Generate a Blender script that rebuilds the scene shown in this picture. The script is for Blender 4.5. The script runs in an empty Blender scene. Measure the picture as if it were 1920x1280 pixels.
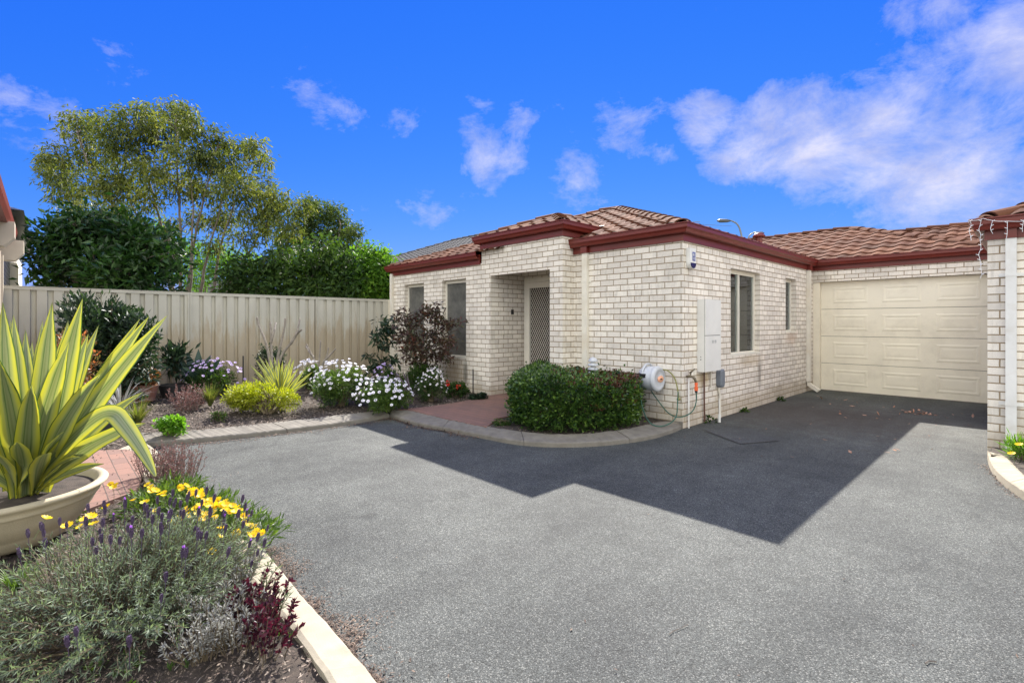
EXPO = 1.5; CLOUD_LO = (1.9,2.05,3.15); CLOUD_HI = (3.0,2.95,3.55); FILL_CLOUD = (9.6,9.6,8.7); SKYC = ((3.0,1.8),(2.08,.86),(3.7,.1))
import bpy, bmesh, math, random
import numpy as np
from math import radians, sin, cos, pi
rng = np.random.default_rng(7)
random.seed(7)
scene = bpy.context.scene
COL = scene.collection
# ------------------------------------------------------------------ measured camera
F, CX, HY, EYE = 925.0, 960.0, 606.0, 1.41
S_, C_ = 0.7262, 0.6875
def cw(a, b, z): return np.array((C_*a - S_*b, S_*a + C_*b, z))
def G(px, py, z=0.0):
    b = F*(EYE-z)/(py-HY); return cw((px-CX)/F*b, b, z)
def P(px, py, b): return cw((px-CX)/F*b, b, EYE-(py-HY)*b/F)
def PZ(px, b, z): return cw((px-CX)/F*b, b, z)

# ------------------------------------------------------------------ mesh builder
class MB:
    def __init__(s): s.v = []; s.f = []; s.u = []; s.n = 0
    def add(s, v, f, uv=None):
        v = np.asarray(v, float).reshape(-1, 3)
        s.v.append(v); k = len(v)
        s.u.append(np.zeros((k, 2)) if uv is None else np.asarray(uv, float).reshape(-1, 2))
        if isinstance(f, np.ndarray): s.f.append(f + s.n)
        else:
            by = {}
            for q in f: by.setdefault(len(q), []).append(q)
            for q in by.values(): s.f.append(np.array(q) + s.n)
        s.n += k; return s
    def box(s, x0, x1, y0, y1, z0, z1):
        if x0 > x1: x0, x1 = x1, x0
        if y0 > y1: y0, y1 = y1, y0
        if z0 > z1: z0, z1 = z1, z0
        v = [(x, y, z) for z in (z0, z1) for y in (y0, y1) for x in (x0, x1)]
        for q in ((0,2,3,1),(4,5,7,6),(0,1,5,4),(1,3,7,5),(3,2,6,7),(2,0,4,6)):
            vv = np.array([v[i] for i in q])
            h = vv[:,0] if abs(vv[:,0].max()-vv[:,0].min()) > 1e-6 else vv[:,1]
            zz = vv[:,2] if abs(vv[:,2].max()-vv[:,2].min()) > 1e-6 else vv[:,1]
            s.add(vv, [(0,1,2,3)], np.stack([h, zz], 1))
        return s
    def tube(s, pts, rad, n=8, cap=True):
        pts = np.asarray(pts, float); m = len(pts)
        rad = np.full(m, rad) if np.isscalar(rad) else np.interp(np.linspace(0, 1, m), np.linspace(0, 1, len(rad)), rad)
        t = np.gradient(pts, axis=0); t /= np.linalg.norm(t, axis=1)[:, None] + 1e-9
        ref = np.array((0, 0, 1.)) if abs(t[0][2]) < .9 else np.array((1., 0, 0))
        vs = []
        for i in range(m):
            a = np.cross(t[i], ref); a /= np.linalg.norm(a) + 1e-9
            b = np.cross(t[i], a); ref = -b if False else ref
            if i and np.dot(a, pa) < 0: a = -a; b = -b
            pa = a
            for k in range(n):
                q = 2*pi*k/n; vs.append(pts[i] + rad[i]*(a*cos(q) + b*sin(q)))
        fs = [(i*n+k, i*n+(k+1) % n, (i+1)*n+(k+1) % n, (i+1)*n+k) for i in range(m-1) for k in range(n)]
        s.add(vs, fs)
        if cap:
            s.f.append(np.array([[s.n-n*m+k for k in range(n)][::-1]])); s.f.append(np.array([[s.n-n+k for k in range(n)]]))
        return s
    def lathe(s, c, prof, n=24, axis='z', a0=0, a1=2*pi):
        vs = []; c = np.asarray(c, float)
        for (r, h) in prof:
            for k in range(n):
                q = a0 + (a1-a0)*k/n
                if axis == 'z': p = (r*cos(q), r*sin(q), h)
                elif axis == 'x': p = (h, r*cos(q), r*sin(q))
                else: p = (r*cos(q), h, r*sin(q))
                vs.append(c + p)
        m = len(prof)
        s.add(vs, [(i*n+k, i*n+(k+1) % n, (i+1)*n+(k+1) % n, (i+1)*n+k) for i in range(m-1) for k in range(n)])
        return s
    def prism(s, poly, z0, z1):
        n = len(poly)
        v = [(p[0], p[1], z0) for p in poly] + [(p[0], p[1], z1) for p in poly]
        s.add(v, [tuple(range(n))[::-1], tuple(range(n, 2*n))] + [(i, (i+1) % n, n+(i+1) % n, n+i) for i in range(n)], [(p[0], p[1]) for p in v])
        return s
    def leaves(s, C, D, N, L, W, droop=0.0, mid=.45, fold=0.0):
        n = len(C); L = np.broadcast_to(L, n)[:, None]; W = np.broadcast_to(W, n)[:, None]
        D = D/(np.linalg.norm(D, axis=1)[:, None]+1e-9)
        Sd = np.cross(D, N); Sd /= np.linalg.norm(Sd, axis=1)[:, None]+1e-9
        U = np.cross(Sd, D)
        dr = np.array((0, 0, -1.))*L*droop
        m = C + D*L*mid + dr*.25
        if fold:
            v = np.stack([C, m+Sd*W/2+U*W*fold, C+D*L+dr, m-Sd*W/2+U*W*fold, m], 1).reshape(-1, 3)
            i = np.arange(n)[:, None]*5
            f = np.concatenate([i+np.array([[0, 4, 1]]), i+np.array([[1, 4, 2]]), i+np.array([[0, 3, 4]]), i+np.array([[3, 2, 4]])])
            uv = np.tile(np.array([[.5, 0], [0, mid], [.5, 1], [1, mid], [.5, mid]]), (n, 1))
        else:
            v = np.stack([C, m+Sd*W/2, C+D*L+dr, m-Sd*W/2], 1).reshape(-1, 3)
            f = np.arange(4*n).reshape(n, 4)
            uv = np.tile(np.array([[.5, 0], [0, mid], [.5, 1], [1, mid]]), (n, 1))
        s.add(v, f, uv); return s
    def build(s, name, mat, parent=None, smooth=False, loc=None):
        V = np.concatenate(s.v) if s.v else np.zeros((0, 3)); U = np.concatenate(s.u)
        org = np.zeros(3)
        if parent is not None:
            q = parent
            while q is not None: org = org + np.array(q.location); q = q.parent
        elif loc is not None: org = np.array(loc, float)
        V = V - org
        me = bpy.data.meshes.new(name)
        li = np.concatenate([f.ravel() for f in s.f]); tot = np.concatenate([np.full(len(f), f.shape[1]) for f in s.f])
        me.vertices.add(len(V)); me.vertices.foreach_set('co', V.ravel())
        me.loops.add(len(li)); me.loops.foreach_set('vertex_index', li.astype(np.int32))
        me.polygons.add(len(tot)); st = np.concatenate([[0], np.cumsum(tot)[:-1]])
        me.polygons.foreach_set('loop_start', st.astype(np.int32))
        try: me.polygons.foreach_set('loop_total', tot.astype(np.int32))
        except Exception: pass
        me.update(calc_edges=True)
        ul = me.uv_layers.new(name='UVMap'); ul.data.foreach_set('uv', U[li].ravel())
        me.polygons.foreach_set('use_smooth', np.full(len(tot), bool(smooth)))
        me.validate(); me.update()
        me.materials.append(mat)
        o = bpy.data.objects.new(name, me); COL.objects.link(o)
        if parent is not None: o.parent = parent
        elif loc is not None: o.location = loc
        return o
def tag(o, label=None, cat=None, group=None, kind=None):
    if label: o['label'] = label
    if cat: o['category'] = cat
    if group: o['group'] = group
    if kind: o['kind'] = kind
    return o
def empty(name, loc, label, cat, group=None):
    o = bpy.data.objects.new(name, None); COL.objects.link(o); o.location = [float(x) for x in loc]
    o.empty_display_size = .1
    return tag(o, label, cat, group)
def inst(src, parent, loc, rot=(0, 0, 0), sc=1.0):
    """a copied part: shares mesh data, placed in world coords under an unrotated parent"""
    c = src.copy(); COL.objects.link(c); c.parent = parent
    c.location = [float(a-b) for a, b in zip(loc, parent.location)]; c.rotation_euler = rot
    c.scale = (sc, sc, sc); return c
def smooth(pts, it=2):
    pts = np.asarray(pts, float)
    for _ in range(it):
        a = pts[:-1]*.75+pts[1:]*.25; b = pts[:-1]*.25+pts[1:]*.75
        pts = np.concatenate([pts[:1], np.stack([a, b], 1).reshape(-1, pts.shape[1]), pts[-1:]])
    return pts
def runit(n):
    v = rng.normal(size=(n, 3)); return v/np.linalg.norm(v, axis=1)[:, None]

# ------------------------------------------------------------------ materials
def newmat(name):
    m = bpy.data.materials.new(name); m.use_nodes = True; nt = m.node_tree
    return m, nt, nt.nodes['Principled BSDF'], nt.nodes['Material Output']
def nd(nt, t, **k):
    n = nt.nodes.new(t)
    for a, b in k.items():
        if a.startswith('i_'):
            key = a[2:].replace('_', ' ')
            n.inputs[int(key) if key.isdigit() else key].default_value = b
        else: setattr(n, a, b)
    return n
def ramp(nt, src, stops, interp='LINEAR'):
    r = nt.nodes.new('ShaderNodeValToRGB'); e = r.color_ramp.elements; r.color_ramp.interpolation = interp
    while len(e) < len(stops): e.new(.5)
    for q, (p, c) in zip(e, stops): q.position = p; q.color = (*c, 1) if len(c) == 3 else c
    nt.links.new(src, r.inputs[0]); return r.outputs[0]
def mixc(nt, fac, a, b, mode='MIX'):
    m = nt.nodes.new('ShaderNodeMix'); m.data_type = 'RGBA'; m.blend_type = mode
    for s, v in ((m.inputs['Factor'], fac), (m.inputs['A'], a), (m.inputs['B'], b)):
        if isinstance(v, (int, float)): s.default_value = v
        elif isinstance(v, tuple): s.default_value = (*v, 1) if len(v) == 3 else v
        else: nt.links.new(v, s)
    return m.outputs['Result']
def noise(nt, scale, detail=3, vec=None, rough=.55, dist=0):
    n = nd(nt, 'ShaderNodeTexNoise', i_Scale=scale, i_Detail=detail, i_Roughness=rough, i_Distortion=dist)
    if vec is not None: nt.links.new(vec, n.inputs['Vector'])
    return n.outputs['Fac']
def objc(nt): return nd(nt, 'ShaderNodeTexCoord').outputs['Object']
def geop(nt): return nd(nt, 'ShaderNodeNewGeometry').outputs['Position']
def bump(nt, bs, h, strength=.5, dist=.01):
    b = nd(nt, 'ShaderNodeBump', i_Strength=strength, i_Distance=dist); nt.links.new(h, b.inputs['Height'])
    nt.links.new(b.outputs[0], bs.inputs['Normal'])
def plain(name, col, rough=.6, var=.12, scale=6, metallic=0, bumpy=0.0, dirt=None):
    m, nt, bs, out = newmat(name)
    f = noise(nt, scale, 4, geop(nt))
    lo = tuple(c*(1-var) for c in col); hi = tuple(min(1, c*(1+var)) for c in col)
    c = ramp(nt, f, [(.3, lo), (.7, hi)])
    if dirt:
        f2 = noise(nt, 2.3, 6, geop(nt), .7)
        c = mixc(nt, ramp(nt, f2, [(.5, (0,0,0)), (.72, (.6,.6,.6))]), c, dirt)
    nt.links.new(c, bs.inputs['Base Color']); bs.inputs['Roughness'].default_value = rough; bs.inputs['Metallic'].default_value = metallic
    if bumpy: bump(nt, bs, noise(nt, scale*20, 3, geop(nt)), bumpy, .004)
    return m
def leafmat(name, cols, rough=.5, trans=.35, tcol=None, patch=1.2, spec=.4):
    """leaf colour varies leaf by leaf and in clumps; part of the light passes through"""
    m, nt, bs, out = newmat(name)
    g = nd(nt, 'ShaderNodeNewGeometry')
    k = len(cols)
    f = noise(nt, patch, 2, g.outputs['Position'])
    ad = nd(nt, 'ShaderNodeMath', operation='MULTIPLY_ADD'); nt.links.new(g.outputs['Random Per Island'], ad.inputs[0])
    ad.inputs[1].default_value = .75
    sb = nd(nt, 'ShaderNodeMath', operation='MULTIPLY_ADD'); nt.links.new(f, sb.inputs[0]); sb.inputs[1].default_value = 1.0; sb.inputs[2].default_value = -.38
    nt.links.new(sb.outputs[0], ad.inputs[2])
    c = ramp(nt, ad.outputs[0], [(i/(k-1) if k > 1 else 0, cc) for i, cc in enumerate(cols)])
    nt.links.new(c, bs.inputs['Base Color']); bs.inputs['Roughness'].default_value = rough
    bs.inputs['Specular IOR Level'].default_value = spec
    t = nd(nt, 'ShaderNodeBsdfTranslucent')
    tc = mixc(nt, 1.0, c, tcol or (1.5, 1.5, .7), 'MULTIPLY')
    nt.links.new(tc, t.inputs['Color'])
    mx = nd(nt, 'ShaderNodeMixShader'); mx.inputs[0].default_value = trans
    nt.links.new(bs.outputs[0], mx.inputs[1]); nt.links.new(t.outputs[0], mx.inputs[2]); nt.links.new(mx.outputs[0], out.inputs['Surface'])
    return m

M = {}
# brick
def brickmat(name, c1, c2, mort, bw=.24, bh=.086, ms=.0068, offset=.5, rough=.85, stain=(.30,.27,.22), k=1.0, depth=.006, splash=.55, spots=()):
    m, nt, bs, out = newmat(name)
    uv = nd(nt, 'ShaderNodeTexCoord').outputs['UV']
    b = nd(nt, 'ShaderNodeTexBrick', offset=offset, i_Scale=1.0); b.inputs['Mortar Size'].default_value = ms
    b.inputs['Mortar Smooth'].default_value = .25; b.inputs['Brick Width'].default_value = bw; b.inputs['Row Height'].default_value = bh
    b.inputs['Bias'].default_value = -.15
    b.inputs['Color1'].default_value = (*c1, 1); b.inputs['Color2'].default_value = (*c2, 1); b.inputs['Mortar'].default_value = (*mort, 1)
    wob = nd(nt, 'ShaderNodeVectorMath', operation='MULTIPLY_ADD')
    nz = nd(nt, 'ShaderNodeTexNoise', i_Scale=9.0, i_Detail=2.0); nt.links.new(uv, nz.inputs['Vector'])
    nt.links.new(nz.outputs['Color'], wob.inputs[0]); wob.inputs[1].default_value = (.006, .004, 0); nt.links.new(uv, wob.inputs[2])
    nt.links.new(wob.outputs[0], b.inputs['Vector'])
    p = geop(nt)
    sp = nd(nt, 'ShaderNodeMapping'); nt.links.new(uv, sp.inputs['Vector']); sp.inputs['Scale'].default_value = (22, 3.5, 1)
    stre = noise(nt, 1.0, 3, sp.outputs[0])
    c = mixc(nt, ramp(nt, stre, [(.52, (0,0,0)), (.78, (.42*k,)*3)]), b.outputs['Color'], stain)
    big = noise(nt, 1.6, 4, p, .65)
    c = mixc(nt, ramp(nt, big, [(.5, (0,0,0)), (.75, (.35*k,)*3)]), c, stain)
    fine = noise(nt, 140, 2, p)
    c = mixc(nt, 1.0, c, ramp(nt, fine, [(.3, (.86,)*3), (.7, (1.08,)*3)]), 'MULTIPLY')
    sz = nd(nt, 'ShaderNodeSeparateXYZ'); nt.links.new(p, sz.inputs[0]); dn = nd(nt, 'ShaderNodeMath', operation='MULTIPLY_ADD')
    nt.links.new(big, dn.inputs[0]); dn.inputs[1].default_value = -.38; nt.links.new(sz.outputs[2], dn.inputs[2])
    c = mixc(nt, ramp(nt, dn.outputs[0], [(0.0, (splash*.8,)*3), (.14, (0,0,0))]), c, (.34,.26,.15))
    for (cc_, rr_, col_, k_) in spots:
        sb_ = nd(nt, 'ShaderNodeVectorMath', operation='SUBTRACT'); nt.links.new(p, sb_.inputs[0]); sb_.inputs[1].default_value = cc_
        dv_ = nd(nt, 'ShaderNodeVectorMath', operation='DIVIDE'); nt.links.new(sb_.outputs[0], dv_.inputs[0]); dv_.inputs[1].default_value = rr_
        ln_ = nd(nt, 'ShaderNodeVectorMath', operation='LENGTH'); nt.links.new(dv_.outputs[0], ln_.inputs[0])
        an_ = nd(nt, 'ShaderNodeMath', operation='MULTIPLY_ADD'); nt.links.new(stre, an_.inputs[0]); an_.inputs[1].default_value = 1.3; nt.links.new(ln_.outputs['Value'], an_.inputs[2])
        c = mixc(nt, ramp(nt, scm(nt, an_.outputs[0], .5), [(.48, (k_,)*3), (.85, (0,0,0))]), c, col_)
    nt.links.new(c, bs.inputs['Base Color']); bs.inputs['Roughness'].default_value = rough
    inv = nd(nt, 'ShaderNodeMath', operation='SUBTRACT'); inv.inputs[0].default_value = 1; nt.links.new(b.outputs['Fac'], inv.inputs[1])
    ad = nd(nt, 'ShaderNodeMath', operation='MULTIPLY_ADD'); nt.links.new(fine, ad.inputs[0]); ad.inputs[1].default_value = .12; nt.links.new(inv.outputs[0], ad.inputs[2])
    bump(nt, bs, ad.outputs[0], .8, depth)
    return m
def scm(nt, s, k):
    m = nd(nt, 'ShaderNodeMath', operation='MULTIPLY'); nt.links.new(s, m.inputs[0]); m.inputs[1].default_value = k; return m.outputs[0]
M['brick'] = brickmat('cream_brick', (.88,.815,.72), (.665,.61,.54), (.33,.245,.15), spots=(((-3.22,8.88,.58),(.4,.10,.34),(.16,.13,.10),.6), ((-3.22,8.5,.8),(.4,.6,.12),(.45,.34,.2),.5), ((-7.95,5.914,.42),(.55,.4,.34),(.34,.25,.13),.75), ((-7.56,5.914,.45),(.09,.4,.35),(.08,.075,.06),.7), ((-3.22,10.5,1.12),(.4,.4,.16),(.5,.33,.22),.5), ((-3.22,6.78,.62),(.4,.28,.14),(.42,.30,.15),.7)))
M['paver'] = brickmat('red_paver', (.25,.135,.10), (.18,.105,.085), (.07,.055,.045), bw=.23, bh=.115, ms=.003, stain=(.16,.12,.10), depth=.004, splash=0.0)
M['brick_grey'] = brickmat('grey_brick', (.5,.47,.42), (.4,.38,.34), (.2,.17,.13))
# asphalt
def scm(nt, s, k):
    m = nd(nt, 'ShaderNodeMath', operation='MULTIPLY'); nt.links.new(s, m.inputs[0]); m.inputs[1].default_value = k; return m.outputs[0]
def asphalt(name, lo, mid, hi):
    m, nt, bs, out = newmat(name); p = geop(nt)
    v = nd(nt, 'ShaderNodeTexVoronoi', i_Scale=170.0); nt.links.new(p, v.inputs['Vector'])
    sep = nd(nt, 'ShaderNodeSeparateColor'); nt.links.new(v.outputs['Color'], sep.inputs[0])
    c = ramp(nt, sep.outputs[0], [(0, lo), (.5, mid), (.82, mid), (.93, hi)])
    e = ramp(nt, v.outputs['Distance'], [(.25, (1,1,1)), (.75, (.42,)*3)])
    c = mixc(nt, 1.0, c, e, 'MULTIPLY')
    big = noise(nt, .8, 5, p, .6)
    c = mixc(nt, 1.0, c, ramp(nt, big, [(.3, (.68,.68,.69)), (.7, (1.2,1.19,1.17))]), 'MULTIPLY')
    sm = noise(nt, 6.0, 5, p, .7)
    c = mixc(nt, 1.0, c, ramp(nt, sm, [(.35, (.86,)*3), (.65, (1.1,)*3)]), 'MULTIPLY')
    c = mixc(nt, 1.0, c, ramp(nt, noise(nt, 2.6, 3, p, .5, 1.5), [(.62, (1,1,1)), (.74, (.78,.78,.79))]), 'MULTIPLY')
    mt_ = nd(nt, 'ShaderNodeMapping'); nt.links.new(p, mt_.inputs['Vector']); mt_.inputs['Rotation'].default_value = (0, 0, .25); mt_.inputs['Scale'].default_value = (2.4, .22, 1)
    c = mixc(nt, 1.0, c, ramp(nt, noise(nt, 1.0, 4, mt_.outputs[0], .5), [(.35, (.86,.86,.87)), (.6, (1.06,)*3)]), 'MULTIPLY')
    st = nd(nt, 'ShaderNodeVectorMath', operation='DISTANCE'); nt.links.new(p, st.inputs[0]); st.inputs[1].default_value = (-2.5, 8.6, 0)
    md = nd(nt, 'ShaderNodeMath', operation='MULTIPLY_ADD'); nt.links.new(sm, md.inputs[0]); md.inputs[1].default_value = 2.2; nt.links.new(st.outputs['Value'], md.inputs[2])
    c = mixc(nt, ramp(nt, md.outputs[0], [(1.0/4, (.55,)*3), (.9, (0,0,0))]) if False else ramp(nt, scm(nt, md.outputs[0], .28), [(.45, (.5,)*3), (.85, (0,0,0))]), c, (.06,.042,.032))
    nt.links.new(c, bs.inputs['Base Color']); bs.inputs['Roughness'].default_value = .8; bs.inputs['Specular IOR Level'].default_value = .25
    dm = nd(nt, 'ShaderNodeMath', operation='SUBTRACT'); dm.inputs[0].default_value = 1; nt.links.new(v.outputs['Distance'], dm.inputs[1])
    bump(nt, bs, dm.outputs[0], .7, .004)
    return m
M['asphalt'] = asphalt('asphalt', (.062,.066,.063), (.118,.127,.121), (.235,.24,.222))
M['asphalt_patch'] = asphalt('asphalt_patch', (.07,.074,.074), (.12,.127,.127), (.18,.185,.18))
M['concrete'] = plain('kerb_concrete', (.17,.155,.13), .9, .2, 9, bumpy=.5, dirt=(.14,.12,.10))
M['concrete_light'] = plain('pale_concrete', (.34,.30,.225), .9, .1, 9, bumpy=.4, dirt=(.2,.165,.12))
M['soil'] = plain('soil', (.055,.042,.033), .95, .5, 14, bumpy=1.0)
M['ground'] = plain('far_ground', (.12,.12,.07), .95, .3, .5)
M['red'] = plain('dark_red_metal', (.15,.019,.012), .42, .1, 3)
M['cream'] = plain('cream_metal', (.70,.65,.54), .5, .04, 5)
M['white'] = plain('white_paint', (.76,.75,.72), .5, .05, 5, dirt=(.55,.5,.42))
M['frame'] = plain('window_frame', (.74,.70,.60), .4, .04, 5)
M['cream_pipe'] = plain('cream_pipe', (.74,.70,.61), .5, .06, 5, dirt=(.62,.52,.38))
M['garage'] = plain('garage_door_steel', (.84,.775,.63), .5, .04, 2, bumpy=.1, dirt=(.66,.6,.48))
def fencemat():
    m, nt, bs, out = newmat('fence_steel'); p = geop(nt); sz = nd(nt, 'ShaderNodeSeparateXYZ'); nt.links.new(p, sz.inputs[0])
    mp_ = nd(nt, 'ShaderNodeMapping'); nt.links.new(p, mp_.inputs['Vector']); mp_.inputs['Scale'].default_value = (6, 6, .8); f = noise(nt, 1.4, 6, mp_.outputs[0], .7)
    c = ramp(nt, noise(nt, 1.5, 4, p), [(.3, (.41,.395,.34)), (.7, (.49,.47,.40))])
    d = nd(nt, 'ShaderNodeMath', operation='MULTIPLY_ADD'); nt.links.new(f, d.inputs[0]); d.inputs[1].default_value = -2.2; nt.links.new(sz.outputs[2], d.inputs[2])
    c = mixc(nt, ramp(nt, scm(nt, d.outputs[0], 1.0), [(0.0, (.6,)*3), (.35, (0,0,0))]), c, (.34,.25,.14)); c = mixc(nt, ramp(nt, f, [(.52, (0,0,0)), (.75, (.4,)*3)]), c, (.30,.27,.21))
    nt.links.new(c, bs.inputs['Base Color']); bs.inputs['Roughness'].default_value = .5; return m
M['fence'] = fencemat()
M['black'] = plain('black_plastic', (.015,.015,.016), .5, .2, 9)
M['dark'] = plain('dark_interior', (.03,.028,.026), .9, .2, 4)
M['grey_metal'] = plain('grey_metal', (.16,.18,.21), .5, .1, 9)
M['box_white'] = plain('meter_box_paint', (.71,.70,.67), .5, .04, 5)
M['pale_plastic'] = plain('pale_plastic', (.50,.52,.56), .4, .05, 9)
M['navy'] = plain('navy_plastic', (.01,.015,.09), .25, .1, 9)
M['blue'] = plain('blue_print', (.03,.06,.30), .4, .1, 9)
M['brown_pipe'] = plain('rusty_pipe', (.10,.045,.03), .6, .3, 30)
M['brass'] = plain('dull_brass', (.17,.14,.10), .4, .2, 30, metallic=.7)
M['orange'] = plain('orange_plastic', (.75,.12,.03), .4, .1, 9)
M['hose'] = plain('green_hose', (.015,.085,.06), .4, .15, 9)
M['hose_y'] = plain('olive_hose', (.20,.19,.05), .45, .15, 9)
M['peach'] = plain('peach_badge', (.75,.38,.24), .4, .05, 9)
M['door_wood'] = plain('dark_door', (.045,.03,.022), .5, .3, 5)
M['curtain'] = plain('curtain', (.75,.70,.6), .9, .15, 5)
M['bark'] = plain('bark', (.17,.14,.115), .9, .35, 12, bumpy=.8)
M['bark_grey'] = plain('grey_bark', (.25,.22,.19), .9, .25, 20, bumpy=.5)
M['stem'] = plain('stem', (.13,.10,.06), .8, .3, 20)
M['stem_green'] = plain('green_stem', (.12,.17,.06), .7, .3, 20)
M['terracotta'] = plain('terracotta_pot', (.24,.11,.075), .8, .25, 8, dirt=(.3,.24,.2))
M['pot_cream'] = plain('cream_pot_clay', (.46,.40,.28), .8, .1, 7, bumpy=.4, dirt=(.40,.34,.22))
M['pot_dark'] = plain('charcoal_pot', (.035,.036,.04), .55, .2, 8)
M['beam'] = plain('beam_paint', (.50,.44,.35), .6, .08, 5)
M['charcoal'] = plain('charcoal_gutter', (.07,.075,.085), .5, .15, 5)
M['lights'] = plain('white_wire', (.82,.82,.84), .4, .02, 5)
M['lead'] = plain('valley_lead', (.25,.23,.2), .5, .1, 5)
def glassmat():
    m, nt, bs, out = newmat('window_glass')
    tr = nd(nt, 'ShaderNodeBsdfTransparent'); tr.inputs[0].default_value = (.85, .87, .85, 1)
    gl = nd(nt, 'ShaderNodeBsdfGlossy'); gl.inputs['Roughness'].default_value = .03; gl.inputs[0].default_value = (.9,.95,1,1)
    fr = nd(nt, 'ShaderNodeFresnel', i_IOR=1.7); mx = nd(nt, 'ShaderNodeMixShader')
    nt.links.new(fr.outputs[0], mx.inputs[0]); nt.links.new(tr.outputs[0], mx.inputs[1]); nt.links.new(gl.outputs[0], mx.inputs[2])
    nt.links.new(mx.outputs[0], out.inputs['Surface']); return m
M['glass'] = glassmat()
def screenmat():
    m, nt, bs, out = newmat('fly_screen')
    f = noise(nt, 5, 6, geop(nt), .7)
    nt.links.new(ramp(nt, f, [(.35, (.085,.085,.08)), (.7, (.16,.155,.14))]), bs.inputs['Base Color']); bs.inputs['Roughness'].default_value = .12
    return m
M['screen'] = screenmat()
def tilemat(name, cols, moss):
    m, nt, bs, out = newmat(name)
    uv = nd(nt, 'ShaderNodeTexCoord').outputs['UV']
    fl = nd(nt, 'ShaderNodeVectorMath', operation='FLOOR'); nt.links.new(uv, fl.inputs[0])
    wn = nd(nt, 'ShaderNodeTexWhiteNoise', noise_dimensions='2D'); nt.links.new(fl.outputs[0], wn.inputs['Vector'])
    c = ramp(nt, wn.outputs['Value'], [(i/(len(cols)-1), q) for i, q in enumerate(cols)])
    p = geop(nt)
    c = mixc(nt, ramp(nt, noise(nt, 7, 5, p, .7), [(.5, (0,0,0)), (.7, (.6,)*3)]), c, moss)
    nt.links.new(c, bs.inputs['Base Color']); bs.inputs['Roughness'].default_value = .9; bs.inputs['Specular IOR Level'].default_value = .08
    bump(nt, bs, noise(nt, 90, 3, p), .5, .004); return m
M['tile'] = tilemat('terracotta_tile', [(.135,.056,.031), (.10,.040,.024), (.17,.075,.042), (.08,.034,.021)], (.075,.045,.03))
M['tile_grey'] = tilemat('grey_tile', [(.085,.085,.09), (.07,.07,.075), (.10,.098,.098)], (.05,.05,.05))
# leaves
M['gum'] = leafmat('gum_leaf', [(.025,.042,.012), (.065,.095,.024), (.12,.15,.04), (.21,.22,.075)], .6, .38, (1.8,1.7,.6), .45, .25)
M['gum2'] = leafmat('wattle_leaf', [(.025,.048,.015), (.06,.10,.026), (.13,.17,.045)], .6, .3, (1.8,1.7,.6), .5, .2)
M['magnolia'] = leafmat('glossy_dark_leaf', [(.010,.030,.010), (.022,.062,.014), (.06,.13,.022)], .4, .25, (1.6,1.9,.5), .8, .4)
M['green'] = leafmat('mid_green_leaf', [(.015,.035,.012), (.035,.075,.018), (.085,.14,.03)], .6, .3, (1.7,1.8,.5), .8, .2)
M['bright'] = leafmat('bright_green_leaf', [(.04,.10,.015), (.10,.22,.025), (.20,.33,.04)], .6, .4, (1.5,1.6,.5), .8, .2)
M['shrub'] = leafmat('blue_green_leaf', [(.010,.022,.014), (.022,.045,.026), (.06,.10,.05)], .45, .2, (1.5,1.7,.7), 2, .35)
M['nandina'] = leafmat('orange_tip_leaf', [(.04,.06,.025), (.10,.11,.04), (.17,.12,.05), (.40,.14,.06), (.52,.25,.10)], .45, .35, (1.5,1.2,.8), 3)
M['orange_leaf'] = leafmat('rusty_leaf', [(.10,.08,.03), (.26,.10,.035), (.36,.16,.05), (.20,.20,.06)], .5, .35, (1.5,1.3,.8), 6)
M['bronze'] = leafmat('bronze_leaf', [(.04,.03,.025), (.085,.045,.042), (.06,.075,.035), (.20,.07,.05)], .4, .3, (1.6,1.1,.9), 4)
M['burgundy'] = leafmat('burgundy_leaf', [(.022,.006,.014), (.04,.009,.022), (.075,.014,.028)], .35, .4, (1.8,.8,.9), 8)
M['twig_red'] = leafmat('red_brown_leaf', [(.10,.05,.05), (.18,.09,.085), (.25,.16,.15), (.10,.035,.045)], .6, .2, (1.4,1.1,1), 8)
M['lime'] = leafmat('lime_leaf', [(.16,.22,.015), (.32,.36,.02), (.48,.48,.05)], .45, .45, (1.4,1.4,.5), 5)
M['geranium'] = leafmat('light_green_leaf', [(.07,.18,.02), (.15,.33,.03), (.25,.42,.06)], .45, .45, (1.4,1.5,.5), 6)
M['daisy_leaf'] = leafmat('daisy_leaf', [(.03,.06,.015), (.07,.13,.025), (.15,.23,.04)], .5, .35, (1.6,1.6,.6), 4)
M['hedge'] = leafmat('hedge_leaf', [(.014,.036,.012), (.034,.078,.018), (.075,.145,.028), (.18,.27,.05)], .28, .3, (1.5,1.7,.5), 3.5, .7)
M['hedge_tip'] = leafmat('hedge_red_tip', [(.07,.028,.020), (.12,.045,.032), (.07,.07,.025)], .35, .3, (1.6,1.1,.8), 6)
M['lavender'] = leafmat('lavender_leaf', [(.05,.06,.048), (.09,.122,.08), (.165,.21,.14), (.26,.33,.17)], .6, .3, (1.3,1.4,.8), 5)
M['silver'] = leafmat('silver_leaf', [(.17,.17,.17), (.28,.28,.27), (.38,.38,.36)], .7, .2, (1.2,1.2,1), 8)
M['grass'] = leafmat('grass_blade', [(.05,.09,.02), (.13,.17,.04), (.26,.22,.09)], .5, .4, (1.5,1.5,.6), 6)
M['agave'] = leafmat('blue_agave_leaf', [(.03,.065,.05), (.05,.095,.075)], .5, .15, (1.2,1.5,1), 3)
M['flax'] = leafmat('dark_flax_leaf', [(.04,.03,.04), (.10,.075,.09), (.16,.13,.15)], .35, .25, (1.4,1.2,1), 4)
M['palm'] = leafmat('yellow_palm_leaf', [(.25,.27,.03), (.45,.45,.05), (.12,.2,.03)], .45, .4, (1.4,1.3,.5), 3)
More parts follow.
